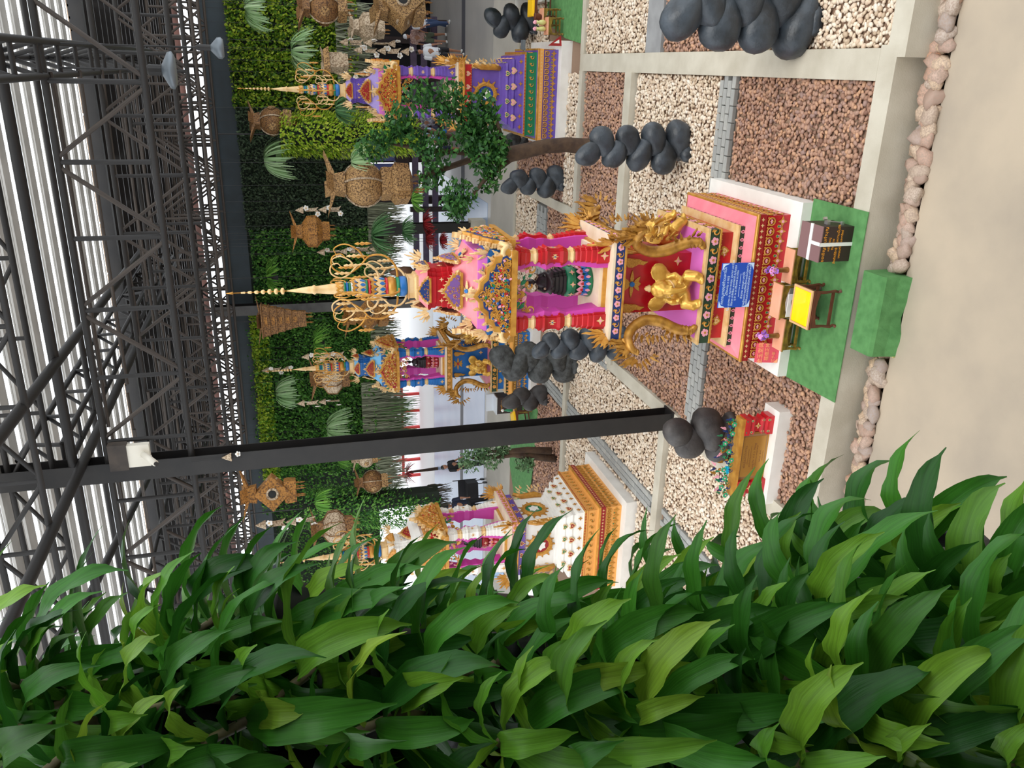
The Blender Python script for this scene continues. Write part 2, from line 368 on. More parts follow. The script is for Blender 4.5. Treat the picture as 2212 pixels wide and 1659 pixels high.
# posts: H-section
def hpost(x, y, z0, z1, s, label, base=None):
    t = thing('steel_post', label, 'post', (x, y, z0)); H = z1-z0
    MB().bx(-s, s, -s, -s+.016, 0, H).ob('front_flange', STEEL2, t); MB().bx(-s, s, s-.016, s, 0, H).ob('rear_flange', STEEL, t)
    MB().bx(-.01, .01, -s+.016, s-.016, 0, H).ob('web_plate', STEEL, t)
    MB().bx(-s-.03, s+.03, -s-.03, s+.03, 0, .03).ob('base_plate', STEEL, t)
    if base: MB().sq([(base, -.4), (base, .5)]).ob('concrete_footing', CONC, t)
    return t
TY = (15.6, 18.2, 20.6, 22.9, 25.2)
def snap(Y): return min(TY, key=lambda q: abs(q-Y))
P1 = hpost(-5.66, 11.98, 0, 11.2, .15, 'near black steel post standing on the kerb between the shrines')
P2 = hpost(-7.5, 26.9, -.32, 8.6, .16, 'dark steel post behind the spire of the pink shrine')
for o in P2.children:
    if o.name.startswith('front'): o.data.materials[0] = mat('worn_grey_paint', (96, 94, 92), .6, 0, (70, 66, 66), 2.5)
hpost(-5.05, 27.1, -.32, 3.2, .16, 'thin dark steel post on a small concrete footing at the back', .25)
hpost(-16.3, 34.5, -.32, 4.6, .16, 'short dark steel post against the bright opening')
# camera on the post, pendant lamps
c = at(303, 985, 11.75)
t = thing('security_camera', 'white security camera on a bracket on the near black post', 'camera', c)
WP = mat('white_plastic', (226, 220, 205), .4)
MB().bx(-.17, .17, 0, .1, -.13, .17).ob('bracket_box', WP, t); MB().bx(-.2, .2, -.02, .12, .17, .42).ob('junction_box', STEEL3, t)
MB().tube([(0, -.05, 0), (0, -.05, -.16)], .02).ob('arm', WP, t); MB().tube([(.05, -.05, -.05), (.0, -.3, -.24)], .045, 10).ob('housing', WP, t, True)
MB().tube([(0, -.3, -.24), (-.003, -.325, -.26)], .03, 10).ob('lens', STEEL, t)
for px, py, Y, r, lab in ((374, 152, 12.5, .24, 'round pendant lamp hanging under the nearest truss'), (478, 104, 12.8, .14, 'small round pendant lamp in front of the dark fascia')):
    c = at(px, py, Y); t = thing('pendant_lamp', lab, 'lamp', c)
    MB().lathe([(r*.25, .14), (r*.95, .05), (r, 0), (r*.8, -.03), (0.01, -.03)], 20).ob('lamp_shade', mat('lamp_grey', (110, 118, 124), .4, .3), t, True)
    MB().lathe([(r*.28, .14), (r*.3, .3), (r*.12, .34)], 10).ob('lamp_housing', STEEL2, t)
    MB().tube([(0, 0, .34), (0, 0, 8-c.z+.9)], .012).ob('cord', STEEL, t)
# ================================================================ BACKDROP beyond the hall
DW = mat('dark_wood', (58, 38, 34), .6, 0, (40, 28, 26), 6)
bk = struct('wall_pavilion', MB().bx(-4, 12, 37.2, 37.6, -.4, 6.5), mat('dark_interior', (26, 24, 28), .8))
for i in range(9): MB().bx(-4+i*1.6, -3.75+i*1.6, 36.9, 37.2, -.4, 5).ob('column', DW, bk)
t = thing('timber_bench_rail', 'long dark timber railing with three horizontal boards at the back of the hall', 'railing', (-4.3, 33.6, -.32))
BRD = mat('mauve_board', (98, 82, 104), .5, 0, (80, 66, 84), 4)
for z in (.35, .75, 1.15): MB().bx(-4, 6, -.05, .05, z, z+.24).ob('board', BRD, t)
for x in (-3.8, -1.2, 1.4, 3.8, 5.8): MB().bx(x-.09, x+.09, -.12, .12, 0, 1.5).ob('upright', DW, t)
t = thing('timber_pavilion', 'dark timber pavilion with mauve slatted panel behind the tree', 'pavilion', (-3.4, 34.2, -.32))
for i in range(5): MB().bx(-1.5+i*.42, -1.2+i*.42, -.1, .1, 2.0, 3.6).ob('slat', mat('mauve_slat', (92, 96, 150), .5), t)
MB().bx(-1.9, 1.2, -.3, .3, 1.45, 2.0).ob('beam', DW, t)
for x in (-1.8, 1.0): MB().bx(x-.15, x+.15, -.2, .2, 0, 3.8).ob('column', DW, t)
t = thing('far_house', 'far pale house with grey tiled roof beyond the bright opening', 'house', (-38, 80, -.4))
MB().bx(-14, 12, 0, 6, 0, 4.0).ob('wall', mat('pale_wall', (236, 232, 226), .8), t)
MB().loft([[(-16, -2, 4), (14, -2, 4), (14, 8, 4), (-16, 8, 4)], [(-12, 3, 6.4), (10, 3, 6.4), (10, 3.2, 6.4), (-12, 3.2, 6.4)]]).ob('roof', mat('grey_tile', (120, 112, 106), .8, 0, (96, 90, 86), 3), t)
for i in range(7): MB().bx(-12+i*3.4, -10.8+i*3.4, -.06, 0, 1.6, 3).ob('window', mat('dark_glass', (40, 44, 50), .2), t)
t = thing('red_railing', 'red painted timber railing in the bright opening left of the blue shrine', 'railing', (-19.6, 42, -.4))
RRL = mat('red_rail', (214, 46, 44), .5)
for z in (.9, 1.7, 2.6, 3.6): MB().bx(-2.4, 3.6, -.06, .06, z, z+.14).ob('rail', RRL, t)
for i in range(7): MB().bx(-2.4+i, -2.28+i, -.08, .08, 0, 3.8 if i % 2 else 4.4).ob('post', RRL, t)
# ================================================================ SHRINES
BLACKS = mat('black_idol_stone', (34, 33, 34), .42, 0, (52, 48, 44), 10)
VIOL = mat('violet_enamel', (120, 84, 150), .4)
def ell(cx, cz, rx, rz, n=8, a=0):
    ca, sa = math.cos(a), math.sin(a)
    return [(cx+rx*math.cos(2*PI*i/n)*ca-rz*math.sin(2*PI*i/n)*sa, cz+rx*math.cos(2*PI*i/n)*sa+rz*math.sin(2*PI*i/n)*ca) for i in range(n)]
def petalp(L, W, a=0, ox=0, oz=0):
    P = [(0, 0), (W*.7, L*.28), (W, L*.5), (W*.6, L*.78), (0, L), (-W*.6, L*.78), (-W, L*.5), (-W*.7, L*.28)]
    ca, sa = math.cos(a), math.sin(a); return [(ox+x*ca-z*sa, oz+x*sa+z*ca) for x, z in P]
def flamep(L, W, s=1):
    return [(0, 0), (W*s, L*.12), (W*1.1*s, L*.34), (W*.55*s, L*.6), (W*.75*s, L*.8), (W*.15*s, L), (W*.05*s, L*.8), (-W*.35*s, L*.62), (-W*.5*s, L*.3), (-W*.3*s, L*.1)]
MO = {}
def motif(k, mats):
    key = (k,)+tuple(x.name for x in mats)
    if key in MO: return MO[key]
    b = MB()
    if k == 'roundel':
        b.tube([(math.cos(a)*.8, -.1, math.sin(a)*.8) for a in np.linspace(0, 2*PI, 15)], .17, 5, 0)
        for i in range(3): b.prism(petalp(.62, .2, -.9+i*.9, 0, -.25), .12, 1)
        b.blob((0, -.1, -.2), (.2, .12, .2), 1, 0); b.prism(petalp(.5, .2, PI, 0, -.1), .1, 0); b.blob((.75, -.12, .75), (.25, .1, .25), 1, 0); b.blob((-.75, -.12, .75), (.25, .1, .25), 1, 0)
    elif k == 'star':
        P = []
        for i in range(8): r = 1 if i % 2 == 0 else .42; P.append((r*math.sin(i*PI/4), r*math.cos(i*PI/4)))
        b.prism(P, .14, 0); b.prism(ell(0, 0, .3, .3, 6), .24, 1)
    elif k == 'bud':
        b.prism(ell(0, .25, .62, .62, 10), .1, 0); b.prism(ell(0, .25, .36, .36, 8), .16, 1)
        for s in (-1, 0, 1): b.prism(petalp(.9, .2, PI+s*.5, 0, .1), .12, 2)
    elif k == 'heart':
        b.prism([(0, -1), (.75, -.25), (1, .3), (.8, .75), (.4, .85), (0, .5), (-.4, .85), (-.8, .75), (-1, .3), (-.75, -.25)], .12, 0)
        b.prism([(x*.6, z*.6) for x, z in [(0, -1), (.75, -.25), (1, .3), (.8, .75), (.4, .85), (0, .5), (-.4, .85), (-.8, .75), (-1, .3), (-.75, -.25)]], .2, 1)
        b.blob((0, -.2, 0), (.22, .12, .22), 1, 0)
    elif k == 'flower':
        for i in range(5): b.prism(ell(.5*math.sin(i*1.2566), .5*math.cos(i*1.2566), .4, .34, 6), .15+.02*i, 0)
        b.prism(ell(0, 0, .26, .26, 6), .3, 1)
        for s in (-1, 1): b.prism(petalp(.9, .22, s*1.9, s*.6, -.1), .08, 2)
    elif k == 'scroll':
        b.tube([(math.cos(a)*(.25+.12*a)*.9, -.12, math.sin(a)*(.25+.12*a)*.9) for a in np.linspace(0, 5.6, 15)], [.19]*10+[.16, .13, .1, .07, .03], 5, 0)
        b.blob((0, -.12, 0), (.2, .14, .2), 1, 1); b.prism(petalp(.9, .25, .7, .5, .3), .12, 0)
    elif k == 'petal':
        b.prism(petalp(1.5, .5, 0, 0, -.75), .1, 0); b.prism(petalp(.8, .24, 0, 0, -.45), .18, 1)
    elif k == 'flame':
        b.prism(flamep(2, .45), .16, 0); b.prism(flamep(1.2, .25, -1), .22, 0)
    elif k == 'sprig':
        b.prism(petalp(1, .3), .12, 0); b.prism(petalp(1, .3, PI), .12, 0)
        for s in (-1, 1):
            b.prism(petalp(1.3, .22, s*.9, s*.3, .1), .1, 0); b.prism(petalp(1.3, .22, s*2.2, s*.3, -.1), .1, 0); b.prism(petalp(1.7, .2, s*1.57, s*.3, 0), .1, 0)
        b.prism(ell(0, 0, .28, .28, 6), .25, 1)
    MO[key] = b.mesh(k, mats); return MO[key]
def side(k, x, h, z):
    a = k*PI/2; return (x*math.cos(a)+h*math.sin(a), x*math.sin(a)-h*math.cos(a), z)
def row(par, nm, me, k, h, z, hw, n, s, rx=0, off=0, name=None):
    for i in range(n):
        x = -hw+(2*hw)*(i+.5)/n+off
        put(me, name or nm, par, side(k, x, h, z), (rx, 0, k*PI/2), s)
def frieze(par, k, h, z0, z1, hw, mats, n, seed, name='carving'):     # dense little scrolls and leaves
    r = random.Random(seed); b = MB()
    for i in range(n):
        x = r.uniform(-hw, hw); z = r.uniform(z0, z1); s = (z1-z0)*r.uniform(.16, .3); mi = r.choice([0, 0, 0, 1, 2, 3][:3+len(mats)-1])
        if mi == 0 and r.random() < .5:
            ph = r.uniform(0, 6); b.tube([(x+s*math.cos(ph+a)*(.4+.12*a), -s*.2, z+s*math.sin(ph+a)*(.4+.12*a)) for a in np.linspace(0, 4, 6)], s*.2, 4, 0)
        else: b.prism([(x+p*s, z+q*s) for p, q in petalp(1.6, .42, r.uniform(0, 6))], s*r.uniform(.2, .4), mi)
    o = b.mesh('carving', mats); return put(o, name, par, side(k, 0, h, 0), (0, 0, k*PI/2), kind='stuff')
PEDI = [(-.5, 0), (-.56, .05), (-.54, .12), (-.46, .14), (-.45, .22), (-.37, .25), (-.33, .33), (-.23, .34), (-.17, .42), (-.08, .43), (0, .52)]
PEDI = PEDI+[(-x, z) for x, z in PEDI[-2::-1]]
def inpoly(x, z, P):
    c = False; j = len(P)-1
    for i in range(len(P)):
        if (P[i][1] > z) != (P[j][1] > z) and x < (P[j][0]-P[i][0])*(z-P[i][1])/(P[j][1]-P[i][1])+P[i][0]: c = not c
        j = i
    return c
def pediment(par, k, h, z, s, back, field, accents, lean=.16, seed=1, sh=1., rich=90):
    t = put(MB().prism([(x*s*1.1, -.03*s+zz*s*sh*1.08) for x, zz in PEDI], .05*s, 0).prism([(x*s*1.03, zz*s*sh) for x, zz in PEDI], .085*s, 1).prism([(x*s*.86, .02*s+zz*s*sh*.84) for x, zz in PEDI], .095*s, 2).mesh('pediment', [back, GOLD, field]),
            'pediment', par, side(k, 0, h, z), (lean, 0, k*PI/2))
    r = random.Random(seed); b = MB(); n = 0; c = .1*s
    while n < rich:
        x = r.uniform(-.45, .45); zz = r.uniform(.03, .44)
        if not inpoly(x/.84, zz/.82, PEDI): continue
        n += 1; mi = r.choice([0]*11+list(range(1, 1+len(accents)))); q = c*r.uniform(.17, .33)
        if mi == 0:
            ph = r.uniform(0, 6); b.tube([(x*s+q*math.cos(ph+a)*(.5+.16*a), -.1*s, zz*s*sh+q*math.sin(ph+a)*(.5+.16*a)) for a in np.linspace(0, 4.4, 6)], q*.3, 4, 0)
        else: b.prism([(x*s+p*q, zz*s*sh+w_*q) for p, w_ in petalp(1.5, .5, r.uniform(0, 6))], .1*s+q*.4, mi)
    put(b.mesh('carving', [GOLD]+accents), 'carving', t, kind='stuff')
    b = MB().bx(-.53*s, .53*s, -.12*s, .0, -.07*s, .0)
    b.ob('sill', GOLD, t)
    for sg in (-1, 1):
        put(MB().tube([(sg*s*(.5+.09*math.cos(a)*(1-a/9)), -.06*s, s*(.03+.09*math.sin(a)*(1-a/9))) for a in np.linspace(0, 6.5, 14)], [.035*s]*10+[.03*s, .025*s, .018*s, .01*s], 6, 0).mesh('volute', [PGOLD], True), 'volute', t)
    nrim = 7
    b = MB()
    for sg in (-1, 1):
        for i in range(nrim):
            f = (i+.5)/nrim; x = .5*(1-f**1.5)*s*1.08*sg; zz = (.08+.42*f)*s*sh
            b.join(MB().prism(flamep(.085*s, .022*s, sg), .05*s), Matrix.Translation((x, 0, zz)) @ Matrix.Rotation(sg*.7*(1-f), 4, 'Y'))
    
    b2 = MB().prism(flamep(.16*s, .035*s), .07*s); b.join(b2, Matrix.Translation((0, 0, .48*s*sh)))
    b.ob('flame_edge', PGOLD, t)
    return t
def flames(n, L, W, spread, seed, lean=0.):
    r = random.Random(seed); b = MB()
    for i in range(n):
        f = (i+.5)/n-.5; l = L*r.uniform(.6, 1.1)*(1.15-abs(f)); sg = 1 if f > 0 else -1
        M = Matrix.Rotation(r.uniform(-.4, .4), 4, 'Z') @ Matrix.Translation((f*spread, 0, r.uniform(0, .15)*L)) @ Matrix.Rotation(f*1.7+lean, 4, 'Y')
        b.join(MB().prism(flamep(l, W*r.uniform(.8, 1.2), sg), W*.7), M)
    return b
FLM = {}
def flame_me(key, m):
    if (key, m.name) not in FLM:
        a = {'corner': (7, .3, .035, .14, 3), 'crest': (9, .3, .035, .3, 5), 'tall': (8, .42, .04, .16, 8), 'back': (6, .2, .03, .4, 4)}[key]
        FLM[key, m.name] = flames(*a).mesh('flame_ornament', m)
    return FLM[key, m.name]
def naga(par, sx, sy, m, loc=None):
    P = [(.50, -.74, 1.19), (.58, -.70, 1.24), (.56, -.64, 1.42), (.47, -.58, 1.62), (.45, -.55, 1.82), (.52, -.59, 2.0), (.62, -.68, 2.1), (.74, -.78, 2.09), (.80, -.83, 2.0)]
    R = [.03, .06, .075, .075, .07, .065, .06, .055, .03]
    V = [Vector((sx*x, -sy*y*-1*-1 if False else sy*-abs(y)*-1*-1, z)) for x, y, z in P]
    V = [Vector((sx*x, sy*abs(y), z)) for x, y, z in P]
    t = put(MB().tube(cr(V, 3), crr(R, 3), 10).mesh('naga_body', m, True), 'naga', par)
    a = math.atan2(sy, sx)
    for i, (fx, fz, k, sc, ro) in enumerate(((.78, 2.05, 'crest', 1, 0), (.70, 2.12, 'tall', .8, .3), (.6, 1.9, 'back', .8, 1.1), (.62, 1.7, 'back', .7, 1.4), (.60, 1.4, 'back', .9, 1.2), (.86, 1.95, 'back', .8, 2.0))):
        put(flame_me(k, m), 'flame_ornament', t, (sx*fx, sy*(fx+.02), fz), (0, ro, a), sc)
    b = MB()
    for i in range(1, 8):
        for q in np.linspace(0, 1, 5)[:-1]:
            p = V[i].lerp(V[min(i+1, 8)], q); b.blob(p, (.084-.004*i,)*2+(.02,), 1)
    b.ob('scales', m, t, True)
    return t
def cr(P, n=4):
    P = [Vector(p) for p in P]; out = []
    for i in range(len(P)-1):
        a, b, c_, d = P[max(i-1, 0)], P[i], P[i+1], P[min(i+2, len(P)-1)]
        for k in range(n):
            t = k/n; out.append(.5*((2*b)+(c_-a)*t+(2*a-5*b+4*c_-d)*t*t+(3*b-a-3*c_+d)*t**3))
    return out+[P[-1]]
def crr(R, n=4): return [R[i]+(R[i+1]-R[i])*k/n for i in range(len(R)-1) for k in range(n)]+[R[-1]]
def scroll_branch(par, k, z, r, m, fl=1):
    a = k*PI/4; c, s = math.cos(a), math.sin(a)
    P = [(.08, 0), (.2, .02), (.3, .12), (.3, .26), (.2, .36), (.14, .48), (.2, .6), (.3, .6), (.33, .52), (.28, .47)]
    P2 = [(.26, .3), (.36, .36), (.42, .48), (.38, .58), (.31, .55)]
    t = put(MB().tube(cr([(x*r*c, x*r*s, z+zz*r) for x, zz in P]), crr([.015, .014, .013, .012, .011, .011, .01, .009, .007, .005]), 5).mesh('scroll_branch', m, True), 'scroll_branch', par)
    MB().tube(cr([(x*r*c, x*r*s, z+zz*r) for x, zz in P2]), crr([.011, .01, .009, .007, .005]), 5).ob('tendril', m, t, True)
    for x, zz in ((.3, .40), (.42, .36), (.2, .52)):
        MB().lathe([(.004, .09), (.02, .05), (.008, .03), (.026, 0), (.012, -.03), (.02, -.05), (.002, -.12)], 6).ob('bud', m, t, True, loc=(x*r*c, x*r*s, z+zz*r-.05))
def pillar(par, x, y, m, ring, orn, gem, ins, h0=2.36, h1=3.62):
    prof = [(.13, 0), (.13, .17), (.115, .18), (.12, .24), (.105, .25), (.11, .31), (.097, .32), (.1, .38), (.088, .39), (.092, .43), (.08, .45)]
    t = put(MB().sec([(r, h0+z) for r, z in prof], RED12).mesh('pillar', m), 'pillar', par, (x, y, 0))
    MB().sec([(.075, h0+.45), (.095, h0+.48), (.07, h0+.51), (.075, h0+.55)], RED12).ob('lower_ring', ring, t)
    MB().sec([(.085, h0+.55), (.1, h0+.58), (.12, h0+.62), (.1, h0+.66), (.095, h0+.72), (.1, h0+.78), (.13, h0+.83), (.105, h0+.85), (.11, h0+.89), (.09, h0+.9), (.08, h0+.93)], RED12).ob('shaft', m, t)
    MB().sec([(.075, h0+.93), (.095, h0+.96), (.07, h0+.99), (.075, h0+1.03)], RED12).ob('upper_ring', ring, t)
    MB().sec([(.08, h0+1.03), (.095, h0+1.06), (.105, h0+1.09), (.1, h0+1.1), (.125, h0+1.16), (.115, h0+1.17), (.135, h0+1.25), (.135, h1-.02)], RED12).ob('capital', m, t)
    # painted inner half of the pillar, facing the shrine's middle
    sx = -1 if x > 0 else 1; sy = -1 if y > 0 else 1
    q = MB().sec([(r*.97, h0+z) for r, z in [(.13, 0), (.13, .17), (.09, .45), (.08, .52), (.11, .62), (.095, .72), (.13, .83), (.085, .93), (.085, 1.02), (.13, 1.2), (.13, 1.24)]], SQ)
    q.ob('inner_face', ins, t, loc=(sx*.035, sy*.035, 0))
    for k in (0, 1):
        put(orn, 'star_ornament', t, side(k, 0, .132, h0+.085), (0, 0, k*PI/2), .055)
        put(motif('sprig', (PGOLD, gem)), 'sprig_ornament', t, side(k, 0, .096, h0+.72), (0, PI/2, k*PI/2), .035)
    return t
def lotus_ring(par, r, z, n, L, m, gem, lean=.25, name='lotus_petals'):
    b = MB()
    for i in range(n):
        M = Matrix.Rotation(2*PI*i/n, 4, 'Z') @ Matrix.Translation((0, -r, z)) @ Matrix.Rotation(lean, 4, 'X')
        b.join(MB().prism(petalp(L, L*.34), .015, 0).prism(petalp(L*.55, L*.16, 0, 0, L*.1), .024, 1), M)
    return b.ob(name, (m, gem), par)
def spire(par, P):
    s = put(MB().sq([(.15, 4.7), (.15, 4.74), (.125, 4.76), (.125, 4.82), (.14, 4.84)], 0).mesh('spire_base', [P['gold2']]), 'spire', par)
    def sec(nm, prof, m, seg=16): MB().lathe(prof, seg).ob(nm, m, s, True)
    sec('drum', [(.1, 4.84), (.125, 4.86), (.125, 4.92), (.1, 4.95)], P['c2']); sec('ring', [(.11, 4.93), (.13, 4.95), (.11, 4.975)], P['c3'])
    sec('bulge', [(.1, 4.97), (.125, 5.01), (.13, 5.04), (.11, 5.08)], GOLD); sec('ring', [(.105, 5.07), (.12, 5.09), (.105, 5.11)], P['c1'])
    lotus_ring(s, .085, 5.1, 10, .14, PGOLD, P['c2']); lotus_ring(s, .075, 5.18, 10, .12, GOLD, P['c2'], .2)
    sec('neck', [(.09, 5.1), (.085, 5.3)], PGOLD); sec('ring', [(.085, 5.28), (.108, 5.3), (.085, 5.32)], P['c1']); sec('ring', [(.085, 5.32), (.102, 5.335), (.085, 5.35)], P['c3'])
    lotus_ring(s, .07, 5.34, 10, .13, PGOLD, P['c2']); lotus_ring(s, .062, 5.42, 10, .1, GOLD, P['c2'], .2)
    sec('neck', [(.085, 5.34), (.07, 5.52)], PGOLD)
    for z, c in ((5.51, WHITE), (5.54, P['c3']), (5.57, P['c2']), (5.6, P['c3'])): sec('ring', [(.06, z-.015), (.085, z), (.06, z+.018)], c)
    lotus_ring(s, .06, 5.61, 9, .1, GOLD, PGOLD, .1)
    sec('cone', [(.07, 5.6), (.07, 5.66), (.06, 5.8), (.045, 5.94), (.062, 5.96), (.045, 5.99), (.044, 6.03), (.028, 6.14), (.006, 6.29)], PGOLD)
    f = put(MB().lathe([(.008, 6.2), (.006, 6.9), (.018, 6.9), (.01, 6.94), (.002, 6.98)], 6).mesh('finial', GOLD, True), 'finial', par)
    for i in range(7): MB().lathe([(.01, 0), (.042-.005*i, .01), (.04-.005*i, .035), (.01, .05)], 10).ob('tier_ring', PGOLD, f, True, loc=(0, 0, 6.31+i*.075))
    for k in (0, 2, 4, 6): scroll_branch(par, k, 4.95, 1.3, GOLD)
    for k in (0, 4): scroll_branch(par, k, 5.18, .95, PGOLD); scroll_branch(par, k+.7, 4.85, .8, PGOLD)
def mandala(par, k, h, z, s, c):
    b = MB()
    for i in range(14):
        M = Matrix.Rotation(2*PI*i/14, 4, 'Y') @ Matrix.Translation((0, 0, .72)); b.join(MB().prism(flamep(.5 if i % 2 else .38, .13), .05), M, 0)
    b.tube([(math.cos(a)*.72, -.06, math.sin(a)*.78) for a in np.linspace(0, 2*PI, 19)], .17, 6, 0)
    for i in range(6): b.prism(ell(.5*math.sin(i*PI/3), .5*math.cos(i*PI/3), .26, .26, 10), .09, 1)
    P = [((.42 if i % 2 else .3)*math.sin(i*PI/6), (.42 if i % 2 else .3)*math.cos(i*PI/6)) for i in range(12)]
    b.prism(P, .14, 2); put(b.mesh('mandala', [GOLD, c, WHITE]), 'medallion', par, side(k, 0, h, z), (0, 0, k*PI/2), s)
def idol(par_loc, P, label, group=None):
    t = thing('deity_statue', label, 'statue', par_loc)
    MB().lathe([(.2, 0), (.22, .03), (.17, .12), (.16, .22), (.2, .24), (.2, .33), (.17, .35), (.15, .36)], 18, 0).ob('pedestal', P['ped'], t, True)
    lotus_ring(t, .19, .02, 14, .13, P['c1'], PINKP, -.1); lotus_ring(t, .165, .1, 14, .12, PINKP, P['c2'], .15)
    for i in range(8): put(motif('star', (PGOLD, PINKP)), 'star_ornament', t, (.205*math.sin(i*PI/4), -.205*math.cos(i*PI/4), .285), (0, 0, i*PI/4), .04)
    b = MB()
    for i, (r, z) in enumerate(((.17, .36), (.16, .41), (.145, .46), (.13, .51))): b.sec([(r, z), (r, z+.035), (r-.02, z+.04), (r-.02, z+.05)], RED12)
    b.ob('tiered_seat', BLACKS, t)
    f = MB().blob((0, 0, .62), (.085, .06, .1), 2).blob((0, 0, .78), (.045, .045, .055), 2).blob((0, -.05, .55), (.12, .08, .045), 2).lathe([(.04, .8), (.03, .85), (.008, .93)], 10)
    for s in (-1, 1): f.tube([(s*.08, 0, .69), (s*.13, -.03, .6), (s*.07, -.09, .56)], .024, 8); f.tube([(s*.05, 0, .52), (s*.13, -.06, .54), (0, -.12, .53)], .035, 8)
    remesh(f.ob('figure', BLACKS, t, True), .012)
    return t
def elephant_mesh():
    b = MB().blob((0, 0, .2), (.15, .13, .17), 2).blob((0, -.01, .3), (.115, .1, .1), 2).blob((0, -.05, .42), (.105, .1, .095), 2).blob((0, -.03, .5), (.05, .05, .045), 2)
    b.blob((.035, -.05, .49), (.045, .04, .035), 2).blob((-.035, -.05, .49), (.045, .04, .035), 2)
    for s in (-1, 1):
        R = Matrix.Rotation(s*.35, 3, 'Z')
        b.blob((s*.18, .0, .43), (.115, .02, .115), 2, rot=R).blob((s*.15, .0, .34), (.06, .02, .06), 2, rot=R)
        b.tube([(s*.07, -.05, .12), (s*.17, -.14, .13), (s*.17, -.2, .07), (s*.14, -.21, .02)], [.075, .075, .062, .055], 10)
        b.blob((s*.13, -.24, .03), (.05, .06, .032), 2)
        b.tube([(s*.11, 0, .34), (s*.16, -.06, .26), (s*.13, -.15, .23), (s*.09, -.19, .27)], [.042, .04, .034, .03], 8)
        b.tube([(s*.05, -.12, .38), (s*.065, -.19, .345)], [.018, .008], 6)
    b.tube([(0, -.12, .42), (0, -.17, .36), (.01, -.18, .27), (.03, -.19, .2), (.07, -.21, .18)], [.05, .042, .034, .026, .02], 10)
    return b
EL = []
def elephant(loc, rz, s, label):
    t = thing('elephant_statue', label, 'statue', loc, rz, 'golden elephant statues on the shrines')
    if not EL:
        o = elephant_mesh().ob('body', SGOLD, t, True); remesh(o, .011, 3); o.scale = (s,)*3; EL.append(o)
    else:
        o = EL[0].copy(); LINK(o); o.parent = t; o.scale = (s,)*3
    MB().lathe([(.03, .52), (.045, .54), (.03, .56), (.03, .575), (.004, .6)], 10).ob('crown', PGOLD, t, True, scale=s)
    b = MB().tube([(.09*math.cos(a)*1.1, -.03+.09*math.sin(a), .335+.05*math.sin(a)) for a in np.linspace(0, 2*PI, 15)], .012, 5); b.ob('necklace', PGOLD, t, True, scale=s)
    return t
